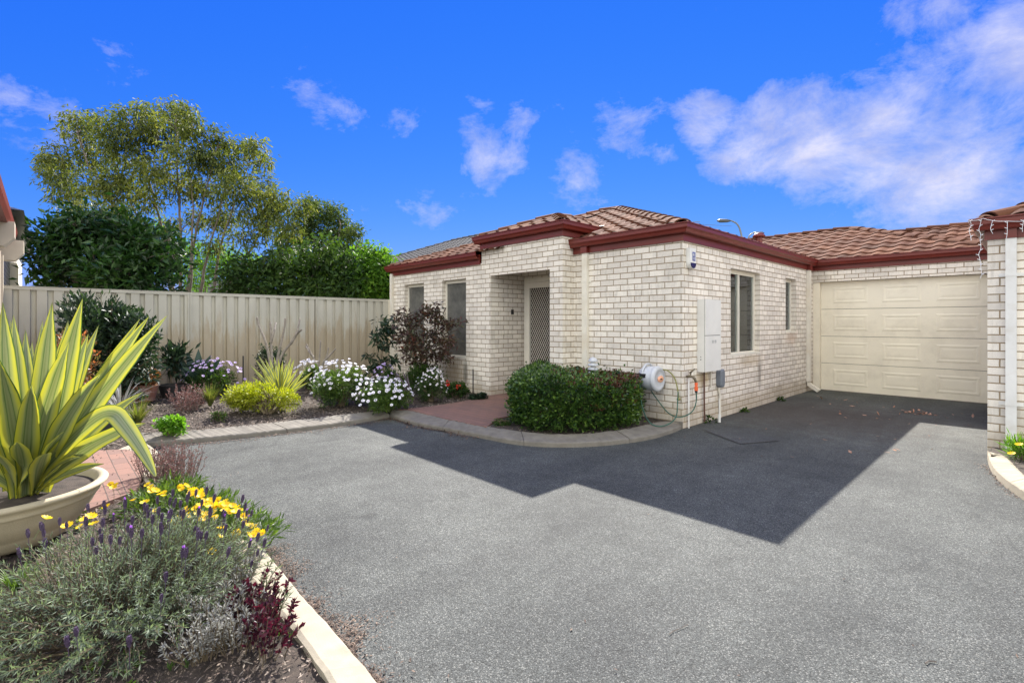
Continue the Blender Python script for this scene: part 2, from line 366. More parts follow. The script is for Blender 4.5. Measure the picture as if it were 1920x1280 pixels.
M['purple_petal'] = leafmat('lilac_petal', [(.42,.28,.62), (.55,.42,.72), (.68,.55,.80)], .6, .3, (1.2,1.2,1.2), 5)
M['white_petal'] = leafmat('white_petal', [(.72,.70,.78), (.85,.84,.88)], .6, .3, (1.1,1.1,1.1), 5)
M['yellow_petal'] = leafmat('yellow_petal', [(.85,.58,.01), (.90,.68,.02)], .5, .35, (1.1,1.1,.8), 5)
M['red_petal'] = leafmat('red_petal', [(.7,.02,.015), (.8,.04,.03)], .5, .3, (1.1,1,.8), 5)
M['lav_flower'] = leafmat('lavender_flower', [(.05,.035,.065), (.09,.062,.115), (.15,.12,.17)], .7, .15, (1.3,1,1.5), 30)
M['lav_bract'] = leafmat('violet_bract', [(.30,.10,.50), (.42,.18,.6)], .6, .4, (1.2,1,1.3), 30)
M['eye_blue'] = plain('flower_eye', (.06,.06,.16), .7, .2, 30)
M['eye_orange'] = plain('flower_eye_orange', (.55,.22,.01), .7, .2, 30)
def varieg():
    m, nt, bs, out = newmat('variegated_leaf')
    uv = nd(nt, 'ShaderNodeTexCoord').outputs['UV']; sx = nd(nt, 'ShaderNodeSeparateXYZ'); nt.links.new(uv, sx.inputs[0])
    g = nd(nt, 'ShaderNodeNewGeometry')
    mp = nd(nt, 'ShaderNodeCombineXYZ')
    a = nd(nt, 'ShaderNodeMath', operation='MULTIPLY'); nt.links.new(sx.outputs[0], a.inputs[0]); a.inputs[1].default_value = 9
    nt.links.new(a.outputs[0], mp.inputs[0]); nt.links.new(sx.outputs[1], mp.inputs[1])
    r = nd(nt, 'ShaderNodeMath', operation='MULTIPLY'); nt.links.new(g.outputs['Random Per Island'], r.inputs[0]); r.inputs[1].default_value = 40
    nt.links.new(r.outputs[0], mp.inputs[2])
    st = noise(nt, 1.0, 3, mp.outputs[0])
    ab = nd(nt, 'ShaderNodeMath', operation='ABSOLUTE'); s2 = nd(nt, 'ShaderNodeMath', operation='MULTIPLY_ADD')
    nt.links.new(sx.outputs[0], s2.inputs[0]); s2.inputs[1].default_value = 2; s2.inputs[2].default_value = -1; nt.links.new(s2.outputs[0], ab.inputs[0])
    ad = nd(nt, 'ShaderNodeMath', operation='MULTIPLY_ADD'); nt.links.new(st, ad.inputs[0]); ad.inputs[1].default_value = .5
    sb = nd(nt, 'ShaderNodeMath', operation='SUBTRACT'); nt.links.new(ab.outputs[0], sb.inputs[0]); sb.inputs[1].default_value = .25
    nt.links.new(sb.outputs[0], ad.inputs[2])
    c = ramp(nt, ad.outputs[0], [(.0, (.13,.17,.08)), (.16, (.21,.24,.14)), (.26, (.07,.13,.04)), (.36, (.24,.28,.13)), (.50, (.32,.35,.13)), (.64, (.42,.43,.085)), (.84, (.47,.46,.06)), (.92, (.06,.12,.03))])
    nt.links.new(c, bs.inputs['Base Color']); bs.inputs['Roughness'].default_value = .38
    t = nd(nt, 'ShaderNodeBsdfTranslucent'); nt.links.new(mixc(nt, 1.0, c, (1.3,1.25,.6), 'MULTIPLY'), t.inputs['Color'])
    mx = nd(nt, 'ShaderNodeMixShader'); mx.inputs[0].default_value = .28
    nt.links.new(bs.outputs[0], mx.inputs[1]); nt.links.new(t.outputs[0], mx.inputs[2]); nt.links.new(mx.outputs[0], out.inputs['Surface'])
    bump(nt, bs, st, .3, .004); return m
M['varieg'] = varieg()
M['chips'] = leafmat('bark_chip', [(.05,.036,.028), (.11,.08,.062), (.19,.145,.115), (.34,.29,.24)], .9, 0.0, (1,1,1), 4)
M['litter'] = leafmat('dry_leaf', [(.045,.03,.022), (.09,.06,.045), (.16,.11,.08), (.27,.20,.15)], .8, .1, (1,1,1), 4)
M['fallen'] = leafmat('fallen_leaf', [(.22,.10,.05), (.36,.17,.09), (.5,.3,.2), (.16,.08,.05)], .7, .1, (1,1,1), 9)
# ================================================================== SETTING
def bedz(x, y):
    t = np.clip((-np.asarray(x, float)-6.3)/3.6, 0, 1); return .085 + .13*t*t*(3-2*t)
mb = MB(); mb.add([(-160,-160,-.03),(160,-160,-.03),(160,220,-.03),(-160,220,-.03)], [(0,1,2,3)])
tag(mb.build('ground', M['ground']), kind='structure')
mb = MB(); mb.add([(-9.5,-7,0),(9,-7,0),(9,12.2,0),(-9.5,12.2,0)], [(0,1,2,3)])
tag(mb.build('driveway', M['asphalt']), kind='structure')
# trench patch beside the house wall
mb = MB()
p = [G(1318,806,.004), G(1388,832,.004), G(1462,826,.004), G(1395,800,.004)]
mb.add(p, [(0,1,2,3)])
o = tag(mb.build('asphalt_patch', M['asphalt_patch']), kind='structure')
mb = MB()
for a, b in ((p[0], p[1]), (p[1], p[2])):
    a = np.array(a); b = np.array(b); d = b-a; d /= np.linalg.norm(d); q = np.array((-d[1], d[0], 0))*.004
    n = 14; ts = np.linspace(0, 1, n); wob = rng.normal(0, .006, n)
    L = [a+(b-a)*t + q*(1+w*30) + (0,0,.004) for t, w in zip(ts, wob)]; R = [a+(b-a)*t - q*(1-w*30) + (0,0,.004) for t, w in zip(ts, wob)]
    mb.add(L+R, [(i, i+1, n+i+1, n+i) for i in range(n-1)])
tag(mb.build('asphalt_joint', M['soil']), kind='structure')

def g2(lst, z=0): return np.array([G(x, y, z)[:2] for x, y in lst])
# kerb outlines: outer foot on the asphalt (z 0) and inner top edge
K_back_o = g2([(268,838),(335,833),(450,822),(550,810.5),(650,797),(731,783)])
K_back_i = g2([(250,810),(357,806.5),(450,797),(547,787),(640,776),(712,769)], .1)
K_front_o = g2([(731,783),(780,799),(830,808),(900,821),(963,834),(1037,839.5),(1129,837),(1215,826),(1262,812),(1283,802)])
K_front_i = g2([(735,768),(775,768),(836,783),(914,798),(965,806),(1030,813),(1105,812),(1180,802),(1215,793),(1250,787),(1279,790.5)], .1)
K_left_o = g2([(268,838),(300,862),(335,900),(385,950),(430,992),(481,1034),(532,1097),(572,1149),(620,1203),(677,1273),(760,1380)])
K_left_i = g2([(215,845),(255,880),(285,915),(330,965),(378,1003),(424,1035),(463,1078),(505,1128),(553,1180),(596,1240),(660,1340)], .1)
def kerb(o, i, step, mat, lip=.055, top=.1, smoothit=2):
    o = smooth(o, smoothit); i = smooth(i, smoothit)
    def res(a, n):
        d = np.concatenate([[0], np.cumsum(np.linalg.norm(np.diff(a, axis=0), axis=1))])
        t = np.linspace(0, d[-1], n); return np.stack([np.interp(t, d, a[:, k]) for k in (0, 1)], 1), d[-1]
    o2, L = res(o, 200); i2, _ = res(i, 200)
    mb = MB(); nseg = max(1, int(round(L/step))); per = 200//nseg
    for s in range(nseg):
        a, b = s*per, min(199, (s+1)*per) if s < nseg-1 else 199
        idx = list(range(a, b+1, 2));  idx = idx if idx[-1] == b else idx+[b]
        O, I = o2[idx].copy(), i2[idx].copy()
        gap = .006
        O[0] += (O[1]-O[0])*gap/max(1e-4, np.linalg.norm(O[1]-O[0])); I[0] += (I[1]-I[0])*gap/max(1e-4, np.linalg.norm(I[1]-I[0]))
        n = len(O); v = []
        w = I-O; w /= np.linalg.norm(w, axis=1)[:, None]
        wb = rng.normal(0, .0025, n)
        rings = [(O, -.02), (O+w*.006, lip-.012), (O+w*.02, lip), (I-w*.02, top-.004), (I, top-.012), (I, -.02)]
        for q, z in rings: v += [(x, y, z+(h if z > 0 else 0)) for (x, y), h in zip(q, wb)]
        m = len(rings); f = [(r*n+k, r*n+k+1, (r+1)*n+k+1, (r+1)*n+k) for r in range(m-1) for k in range(n-1)]
        f += [tuple(r*n for r in range(m))[::-1], tuple(r*n+n-1 for r in range(m))]
        mb.add(v, f)
    return mb
tag(kerb(K_back_o, K_back_i, 1.3, M['concrete']).build('kerb_back', M['concrete']), kind='structure')
tag(kerb(K_front_o, K_front_i, 1.35, M['concrete']).build('kerb_porch', M['concrete']), kind='structure')
tag(kerb(K_left_o, K_left_i, 2.4, M['concrete_light'], lip=.085, top=.1).build('kerb_left', M['concrete_light']), kind='structure')
K_r_o = g2([(1851,858),(1853,872),(1862,892),(1885,914),(1920,938),(1990,985)])
K_r_i = g2([(1858,850),(1885,852),(1900,868),(1925,893),(1960,915),(2030,940)], .11)
tag(kerb(K_r_o, K_r_i, 3, M['concrete_light'], lip=.08, top=.11).build('kerb_right', M['concrete_light']), kind='structure')

def inpoly(x, y, poly):
    r = np.zeros(x.shape, bool); n = len(poly)
    for i in range(n):
        (x1, y1), (x2, y2) = poly[i], poly[(i+1) % n]
        c = ((y1 > y) != (y2 > y)); xi = (x2-x1)*(y-y1)/(y2-y1+1e-12)+x1
        r ^= c & (x < xi)
    return r
def bedmesh(name, poly, mat, zf, step=.07, wob=.012):
    poly = np.array(poly); x0, y0 = poly.min(0); x1, y1 = poly.max(0)
    xs = np.arange(x0, x1+step, step); ys = np.arange(y0, y1+step, step)
    X, Y = np.meshgrid(xs, ys, indexing='ij'); Z = zf(X, Y)+rng.normal(0, wob, X.shape)
    ins = inpoly((X[:-1, :-1]+step/2), (Y[:-1, :-1]+step/2), poly)
    I = np.arange(X.size).reshape(X.shape)
    q = np.stack([I[:-1, :-1], I[1:, :-1], I[1:, 1:], I[:-1, 1:]], -1)[ins]
    mb = MB(); mb.add(np.stack([X, Y, Z], -1).reshape(-1, 3), q, np.stack([X, Y], -1).reshape(-1, 2))
    return tag(mb.build(name, mat, smooth=True), kind='structure')
def midl(o, i, f=.75): 
    o = smooth(o, 2); i = smooth(i, 2); n = min(len(o), len(i))
    r = lambda a: a[np.linspace(0, len(a)-1, 40).astype(int)]
    return r(o)*(1-f)+r(i)*f
bl = midl(K_left_o, K_left_i, .6); bb = midl(K_back_o, K_back_i, .85)
pathL = g2([(120,860),(165,845),(235,842),(262,850),(272,880),(255,920),(150,960),(60,960)], .1)
bed_poly = list(bb) + [G(790,768,.1)[:2], G(870,752,.1)[:2], (-6.95,5.95), (-10.42,5.95), (-10.42,-.5), (-7.5,-1.6), (-3.0,-3.2), (-1.0,-2.6)] + list(bl[::-1])
bedmesh('garden_bed', bed_poly, M['soil'], lambda x, y: bedz(x, y)-.02, wob=.005)
# hedge bed, brick porch path, brick side path, small bed on the right
fi = midl(K_front_o, K_front_i, .85)
hedge_bed = [p for p in fi if p[0] > G(900,800,.1)[0]] + [(-3.24,6.2), (-5.1,6.2), G(1000,772,.1)[:2], G(935,783,.1)[:2]]
mb = MB(); mb.prism(hedge_bed, .0, .082); tag(mb.build('hedge_bed', M['soil']), kind='structure')
pv = [G(745,767,.1)[:2], G(775,770,.1)[:2], G(836,784.5,.1)[:2], G(912,799.5,.1)[:2], G(935,783,.1)[:2], G(1000,772,.1)[:2], (-5.08,6.2), (-5.2,6.9), (-6.9,6.9), (-6.9,5.95), G(868,752,.1)[:2], G(800,762,.1)[:2]]
mb = MB(); mb.prism(pv, 0, .098); tag(mb.build('porch_paving', M['paver']), kind='structure')
mb = MB(); mb.prism(pathL, 0, .102); tag(mb.build('brick_path', M['paver']), kind='structure')
mb = MB(); mb.prism(list(smooth(K_r_i, 1))+[(3, 4.2), (3, 7.33), (-.3, 7.33)], 0, .095); tag(mb.build('side_bed', M['soil']), kind='structure')

# ================================================================== HOUSE
def plate(mb, plane, c, u0, u1, z0, z1, holes=(), depth=.11, flip=1, top=None):
    """brick skin with openings; plane 'y': wall at Y=c running along X; plane 'x': at X=c running along Y; flip=+1: reveal goes to larger c"""
    us = sorted({u0, u1, *[h[0] for h in holes], *[h[1] for h in holes]}); zs = sorted({z0, z1, *[h[2] for h in holes], *[h[3] for h in holes]})
    pt = (lambda u, z, d=0: (u, c+d*flip, z)) if plane == 'y' else (lambda u, z, d=0: (c+d*flip, u, z))
    for a, b in zip(us[:-1], us[1:]):
        for e, f in zip(zs[:-1], zs[1:]):
            if any(h[0] <= a+1e-6 and h[1] >= b-1e-6 and h[2] <= e+1e-6 and h[3] >= f-1e-6 for h in holes): continue
            mb.add([pt(a, e), pt(b, e), pt(b, f), pt(a, f)], [(0,1,2,3)], [(a,e),(b,e),(b,f),(a,f)])
    for (a, b, e, f) in holes:
        for uu, o_ in ((a, .12), (b, .12)):
            mb.add([pt(uu, e), pt(uu, f), pt(uu, f, depth), pt(uu, e, depth)], [(0,1,2,3)], [(o_,e),(o_,f),(o_+depth,f),(o_+depth,e)])
        for zz in (e, f):
            mb.add([pt(a, zz), pt(b, zz), pt(b, zz, depth), pt(a, zz, depth)], [(0,1,2,3)], [(a,.02),(b,.02),(b,.07),(a,.07)])
WX, FY, LY, GY = -3.22, 6.19, 5.914, 11.84
PXL, PXR = -7.07, -5.09
house = empty('brick_house', (-6.5, 9.0, 0), 'cream brick single storey house with dark red gutters and terracotta tiled hip roof', 'house')
mb = MB()
winL = [(-9.79,-9.0,.73,2.28), (-8.33,-7.54,.73,2.28)]
plate(mb, 'y', LY, -10.35, PXR, 0, 2.53, winL+[(-6.82,-5.36,0,2.28)])
plate(mb, 'y', LY, PXL, PXR, 2.53, 2.86)
plate(mb, 'x', PXR, LY, FY+.6, 2.53, 2.86); plate(mb, 'x', PXR, LY, FY, 0, 2.53)
plate(mb, 'x', PXL, LY, 7.0, 2.53, 2.86)
plate(mb, 'x', -6.82, LY+.11, 6.8, 0, 2.55); plate(mb, 'x', -5.36, LY+.11, 6.8, 0, 2.55)
plate(mb, 'y', 6.8, -6.82, -5.36, 0, 2.55, [(-6.78,-5.42,0,2.27)])
mb.add([(-6.82,LY+.11,2.5),(-5.36,LY+.11,2.5),(-5.36,6.8,2.5),(-6.82,6.8,2.5)], [(0,1,2,3)], [(0,.02),(1.4,.02),(1.4,.05),(0,.05)])
mb.add([(-6.82,LY+.11,2.28),(-5.36,LY+.11,2.28),(-5.36,LY+.11,2.5),(-6.82,LY+.11,2.5)], [(0,1,2,3)], [(0,2.28),(1.4,2.28),(1.4,2.5),(0,2.5)])
plate(mb, 'y', FY, PXR, WX, 0, 2.54)
winS = [(7.71,8.90,.90,2.267), (10.18,10.77,1.235,2.275)]
plate(mb, 'x', WX, FY, 11.96, 0, 2.54, winS, flip=-1)
plate(mb, 'y', GY, WX, -.337, 2.275, 2.56)
mb.add([(WX,GY,2.275),(-.337,GY,2.275),(-.337,11.95,2.275),(WX,11.95,2.275)], [(0,1,2,3)], [(0,.02),(3,.02),(3,.05),(0,.05)])
plate(mb, 'x', -10.35, LY, 17, 0, 2.6); plate(mb, 'y', 17, -10.35, 3, 0, 2.6)
plate(mb, 'y', 12.3, WX, -.34, 0, 2.5)
mb.build('wall', M['brick'], house)
mb = MB(); mb.add([(-10.3,6.9,.1),(WX-.15,6.9,.1),(WX-.15,16.9,.1),(-10.3,16.9,.1)], [(0,1,2,3)]); mb.add([(-10.3,6.9,2.5),(WX-.15,6.9,2.5),(WX-.15,16.9,2.5),(-10.3,16.9,2.5)], [(0,1,2,3)])
plate(mb, 'y', 7.6, -10.3, -6.9, 0, 2.5); plate(mb, 'x', WX-1.6, 6.9, 12, 0, 2.5)
mb.build('inner_wall', M['dark'], house)

def sweep(mb, path, prof):
    path = [np.array(p, float) for p in path]; n = len(path); dirs = [(path[i+1]-path[i])/np.linalg.norm(path[i+1]-path[i]) for i in range(n-1)]
    right = lambda d: np.array((d[1], -d[0]))
    v = []
    for i in range(n):
        if i == 0: m = right(dirs[0])
        elif i == n-1: m = right(dirs[-1])
        else:
            a, b = right(dirs[i-1]), right(dirs[i]); m = a+b; m = m/np.dot(m, a)
        v += [(path[i][0]+m[0]*o, path[i][1]+m[1]*o, z) for o, z in prof]
    k = len(prof)
    mb.add(v, [(i*k+j, i*k+(j+1) % k, (i+1)*k+(j+1) % k, (i+1)*k+j) for i in range(n-1) for j in range(k)] + [tuple(range(k)), tuple(range((n-1)*k, n*k))[::-1]])
def eaves(parent, path, z, gpath=None, mat='red'):
    mb = MB(); sweep(mb, path, [(.003,z),(.022,z),(.022,z+.185),(.003,z+.185)]); mb.build('fascia', M[mat], parent)
    mb = MB(); sweep(mb, gpath or path, [(.024,z+.095),(.085,z+.095),(.098,z+.105),(.108,z+.135),(.128,z+.16),(.128,z+.205),(.14,z+.212),(.14,z+.226),(.118,z+.226),(.112,z+.15),(.08,z+.115),(.024,z+.115)])
    mb.build('gutter', M[mat], parent)
eaves(house, [(-10.35,17),(-10.35,LY),(PXL-.03,LY)], 2.51)
eaves(house, [(PXL,7.0),(PXL,LY),(PXR,LY),(PXR,6.72)], 2.785)
eaves(house, [(PXR+.003,FY),(WX,FY),(WX,GY),(-.34,GY)], 2.512, [(PXR-.06,FY),(WX,FY),(WX,GY),(-.34,GY)])

def tile_face(poly, pitch=.30, course=.33, amp=.030, step=.020, sub=8):
    poly = [np.array(p, float) for p in poly]
    u = poly[1]-poly[0]; u /= np.linalg.norm(u)
    w = poly[2]-poly[0]; nrm = np.cross(u, w); nrm /= np.linalg.norm(nrm)
    if nrm[2] < 0: nrm = -nrm
    v = np.cross(nrm, u)
    if v[2] < 0: v = -v
    o = poly[0]; uu = [np.dot(p-o, u) for p in poly]; vv = [np.dot(p-o, v) for p in poly]
    u0, u1, v1 = min(uu), max(uu), max(vv)
    us = np.arange(u0-pitch, u1+pitch, pitch/sub); nk = int(v1/course)+2
    rows = []; uvs = []
    ph = us/pitch % 1
    h = amp*np.where(ph < .62, np.sin(np.clip(ph/.62, 0, 1)*pi)**.8, 0)
    for k in range(nk):
        for (t, dz, uvv) in ((k*course-.03, step, k+.04), ((k+1)*course-.03, .0, k+.96)):
            rows.append(o + us[:, None]*u + t*v + (h+dz+.01)[:, None]*nrm); uvs.append(np.stack([us/pitch+.001, np.full(len(us), uvv)], 1))
    n = len(us); m = len(rows); I = np.arange(n*m).reshape(m, n)
    q = np.stack([I[:-1, :-1], I[:-1, 1:], I[1:, 1:], I[1:, :-1]], -1).reshape(-1, 4)
    V = np.concatenate(rows); UV = np.concatenate(uvs)
    bm = bmesh.new(); bv = [bm.verts.new(p) for p in V]; ul = bm.loops.layers.uv.new('UVMap')
    for f in q:
        g = bm.faces.new([bv[i] for i in f]); c = np.mean(UV[f], 0)
        for l, i in zip(g.loops, f): l[ul].uv = UV[i] if abs(UV[f][:, 1].max()-UV[f][:, 1].min()) > .5 else (c[0], c[1]+.3)
    cen = sum(poly)/len(poly)
    for i in range(len(poly)):
        a, b = poly[i], poly[(i+1) % len(poly)]
        e = b-a; pn = np.cross(e, nrm); pn /= np.linalg.norm(pn)
        if np.dot(cen-a, pn) > 0: pn = -pn
        if i == 0: a = a - pn*.035
        bmesh.ops.bisect_plane(bm, geom=bm.verts[:]+bm.edges[:]+bm.faces[:], plane_co=a, plane_no=pn, clear_outer=True)
    bm.verts.index_update(); out = MB()
    vs = [tuple(x.co) for x in bm.verts]; fs = [tuple(x.index for x in f.verts) for f in bm.faces]
    # keep loop uvs: split vertices per face
    V2 = []; U2 = []; F2 = []
    for f in bm.faces:
        st = len(V2)
        for l in f.loops: V2.append(tuple(l.vert.co)); U2.append(tuple(l[ul].uv))
        F2.append(tuple(range(st, len(V2))))
    bm.free(); out.add(V2, F2, U2); return out
def merge(mbs):
    r = MB()
    for m in mbs:
        for a, u_ in zip(m.v, m.u): pass
        V = np.concatenate(m.v); U = np.concatenate(m.u)
        base = r.n; r.v.append(V); r.u.append(U); r.f += [f+base for f in m.f]; r.n += len(V)
    return r
def caps(mb, a, b, r=.11, seg=.34, lift=.022, n=9, skip=0.0):
    """a lower end -> b upper end, overlapping half round ridge tiles"""
    a = np.array(a, float); b = np.array(b, float); a = a+(b-a)/np.linalg.norm(b-a)*skip; L = np.linalg.norm(b-a); d = (b-a)/L
    s = np.cross(d, (0, 0, 1)); s /= np.linalg.norm(s); up = np.cross(s, d); k = max(1, int(round(L/seg)))
    for i in range(k):
        p0 = a+d*(L*i/k-.03); p1 = a+d*(L*(i+1)/k)
        vs = []; uv = []
        for p, rr, lf in ((p0, r, lift+.018), (p1, r*.9, lift)):
            for j in range(n):
                q = pi*j/(n-1); vs.append(p + s*rr*cos(q)*1.15 + up*(rr*sin(q)*.75+lf-.04)); uv.append((i+a[0]*3.3 % 5+.5, .5+a[1] % 3))
        for p, rr, lf in ((p0, r-.018, lift+.014),):
            for j in range(n):
                q = pi*j/(n-1); vs.append(p + s*rr*cos(q)*1.15 + up*(rr*sin(q)*.75+lf-.04)); uv.append((i+.5, .5))
        mb.add(vs, [(j, j+1, n+j+1, n+j) for j in range(n-1)] + [(j, 2*n+j, 2*n+j+1, j+1) for j in range(n-1)], uv)
zE = 2.692
AL, AR = (-6.87, 9.39, 4.0), (-6.44, 9.41, 4.0)
e1, eX, eY = 5.784, -10.48, 6.06
SX, GE = -3.09, 11.71
zP = 2.967; pr0 = (-6.08, 6.9, 3.40)
gr = 14.43; zg = zE+.385*(gr-GE)
faces = [
 [(eX,e1,zE),(-6.44,e1,zE),AR,AL],
 [(-6.44,eY,zE),(SX,eY,zE),AR],
 [(SX,eY,zE),(SX,17.1,zE),(-6.44,17.1,4.0),AR],
 [(eX,17.1,zE),(eX,e1,zE),AL,(-6.87,17.1,4.0)],
 [(-7.2,e1,zP),(-4.96,e1,zP),pr0],
 [(-4.96,e1,zP),(-4.96,6.79,zP),(-6.08,7.89,3.40),pr0],
 [(-7.2,6.58,zP),(-7.2,e1,zP),pr0,(-6.08,7.8,3.40)],
 [(SX-.0,GE,zE),(-.36,GE,zE),(-3.08,gr,zg),(SX-2.72,gr,zg)],
]
roof = merge([tile_face(f) for f in faces])
roof.add([AL, AR, (AR[0],17.1,4.0), (AL[0],17.1,4.0)], [(0,1,2,3)], [(.5,.5)]*4)
roof.add([(-6.0,gr,zg),(-3.08,gr,zg),(-.36,17.1,zE),(-6.0,17.1,zE)], [(0,1,2,3)], [(.5,.5)]*4)
ro = roof.build('roof', M['tile'], house)
for a, b, k in (((eX+.03,e1+.03,zE), AL, .34), (AL, AR, .3), ((SX-.03,eY+.03,zE), AR, .34), ((-4.98,e1+.02,zP), pr0, .34), ((-7.18,e1+.02,zP), pr0, .34), ((-6.08,7.85,3.40), pr0, .34), ((SX-2.72,gr,zg), (-3.08,gr,zg), .36), ((-.38,GE+.02,zE), (-3.08,gr,zg), .36)):
    mb = MB(); caps(mb, a, b, seg=k, skip=.17 if a[2] < zP+.05 and a[1] < 7 else 0); mb.build('ridge_cap', M['tile'], ro)
mb = MB()  # valley flashing
mb.add([(-4.98,6.73,3.035),(-4.93,6.78,3.04),(-4.97,6.86,3.06),(-5.05,6.82,3.06)], [(0,1,2,3)]); mb.add([(-4.98,6.73,3.035),(-5.05,6.82,3.06),(-5.05,6.82,3.03),(-4.98,6.73,3.0)], [(0,1,2,3)])
mb.build('valley_flashing', M['lead'], ro)
mb = MB(); q = P(1423,440,11.9); zt = q[2]
mb.lathe((q[0],q[1],0), [(.075,zt-.45),(.075,zt-.06)], 16).lathe((q[0],q[1],0), [(.0,zt+.05),(.09,zt+.03),(.14,zt-.03),(.14,zt-.06),(.0,zt-.06)], 16)
mb.build('roof_vent', M['red'], ro, smooth=True)

def window(parent, plane, c, hole, flip, mull=None, screen=False):
    a, b, e, f = hole; d0, d1 = .085, .13; fw = .045
    def B(mb, u0, u1, z0, z1, p0, p1):
        if plane == 'y': mb.box(u0, u1, c+flip*p0, c+flip*p1, z0, z1)
        else: mb.box(c+flip*p0, c+flip*p1, u0, u1, z0, z1)
    fr = MB(); a2, b2, e2, f2 = a+.002, b-.002, e+.002, f-.002
    B(fr, a2, a+fw, e2, f2, d0, d1); B(fr, b-fw, b2, e2, f2, d0, d1); B(fr, a+fw+.001, b-fw-.001, e2, e+fw, d0, d1); B(fr, a+fw+.001, b-fw-.001, f-fw-.02, f2, d0, d1)
    if mull: B(fr, mull-.02, mull+.02, e+fw+.001, f-fw-.021, d0-.006, d1)
    w = fr.build('window', M['frame'], parent)
    gl = MB(); spans = [(a+fw, b-fw)] if not mull else [(a+fw, mull-.02), (mull+.02, b-fw)]
    for s0, s1 in spans:
        g = MB(); B(g, s0+.001, s1-.001, e+fw+.001, f-fw-.021, d0+.02, d0+.026); g.build('pane', M['screen' if screen else 'glass'], w)
    s = MB(); B(s, a+.001, b-.001, e+.0015, e+.02, -.015 if plane == 'y' else .0, d0-.002); s.build('sill', M['frame'], w)
    cu = MB(); n = 60; uu = np.linspace(a, b, n); dep = .2+.03*np.sin(uu*2*pi/.11)+.01*np.sin(uu*2*pi/.37)
    pts = [((u_, c+flip*dd) if plane == 'y' else (c+flip*dd, u_)) for u_, dd in zip(uu, dep)]
    cu.add([(*p, e) for p in pts]+[(*p, f) for p in pts], [(i, i+1, n+i+1, n+i) for i in range(n-1)])
    cu.build('curtain', M['curtain'], w, smooth=True)
    return w
for h in winL: window(house, 'y', LY, h, 1, screen=True)
window(house, 'x', WX, winS[0], -1, mull=8.22)
window(house, 'x', WX, winS[1], -1)

# security door
dr = MB(); x0, x1, y = -6.78, -5.42, 6.74
for s in ((x0+.002,x0+.07,0.1,2.268),(x1-.07,x1-.002,.1,2.268),(x0+.071,x1-.071,2.19,2.268)): dr.box(s[0], s[1], y+.002, y+.07, s[2], s[3])
door = dr.build('door_frame', M['frame'], house)
dl = MB(); a, b = x0+.075, x0+.075+.86
for s in ((a,a+.075,.11,2.185),(b-.075,b,.11,2.185),(a+.076,b-.076,2.08,2.185),(a+.076,b-.076,.11,.25)): dl.box(s[0], s[1], y-.005, y+.03, s[2], s[3])
sec = dl.build('security_door', M['frame'], house)
lt = MB(); A0, A1, Z0, Z1 = a+.075, b-.075, .25, 2.08; dx, dz = .052, .088; k = dz/dx
def clipline(xa, sgn):
    # line z = Z0 + sgn*k*(x-xa)
    pts = []
    for x in (A0, A1):
        z = Z0+sgn*k*(x-xa)
        if Z0 <= z <= Z1: pts.append((x, z))
    for z in (Z0, Z1):
        x = xa+(z-Z0)/(sgn*k)
        if A0 < x < A1: pts.append((x, z))
    return pts[:2] if len(pts) >= 2 else None
W = A1-A0; H_ = (Z1-Z0)/k
xa = A0-H_
while xa < A1:
    for sg, xx in ((1, xa), (-1, A0+A1-xa)):
        q = clipline(xx, sg)
        if q: lt.tube([(q[0][0], y+.008+sg*.003, q[0][1]), (q[1][0], y+.008+sg*.003, q[1][1])], .0034, 4, cap=False)
    xa += dx
lt.build('diamond_grille', M['frame'], sec)
mb = MB(); mb.box(a, b, y+.045, y+.06, .11, 2.18); mb.build('front_door', M['door_wood'], house)
mb = MB(); mb.box(b+.003, x1-.072, y+.03, y+.045, .11, 2.18); mb.build('sidelight', M['screen'], house)
mb = MB(); mb.box(b-.06, b-.02, y-.045, y-.006, 1.0, 1.16); mb.tube([(b-.04,y-.05,1.06),(b-.14,y-.06,1.06)], .01, 6); mb.build('door_handle', M['grey_metal'], sec)

# sectional garage door
gd = MB(); gx0, gx1, gy = -3.09, -.42, 11.95; zs = [0.012,.575,1.14,1.705,2.272]
bk = MB(); bk.box(gx0, gx1, gy+.02, gy+.04, .01, 2.27); bk.build('door_backing', M['dark'], house)
for z0, z1 in zip(zs[:-1], zs[1:]):
    gd.box(gx0, gx1, gy, gy+.0195, z0+.004, z1-.004)
gdo = gd.build('garage_door', M['garage'], house)
for z0, z1 in zip(zs[:-1], zs[1:]):
    for xc in (-2.57, -1.745, -.935):
        pb = MB(); w, h = .30, .165; zc = (z0+z1)/2
        def ring(hw, hh, yy): return [(xc-hw, yy, zc-hh), (xc+hw, yy, zc-hh), (xc+hw, yy, zc+hh), (xc-hw, yy, zc+hh)]
        v = ring(w, h, gy-.0005)+ring(w-.02, h-.02, gy-.006)+ring(w-.04, h-.04, gy-.006)+ring(w-.06, h-.06, gy-.001)+ring(w-.10, h-.10, gy-.005)
        f = [(r*4+k, r*4+(k+1) % 4, (r+1)*4+(k+1) % 4, (r+1)*4+k) for r in range(4) for k in range(4)]+[(16,17,18,19)]
        pb.add(v, f); pb.build('door_panel', M['garage'], gdo)
mb = MB(); mb.box(WX+.002, gx0-.004, GY+.02, gy+.03, .0, 2.27); mb.build('door_jamb', M['garage'], house); mb = MB(); mb.box(gx1+.004, -.34, GY+.02, gy+.03, 0, 2.27); mb.build('door_jamb', M['garage'], house)
mb = MB(); mb.box(gx0, gx1, gy-.03, gy-.002, .001, .016); mb.build('door_seal', M['concrete'], house)

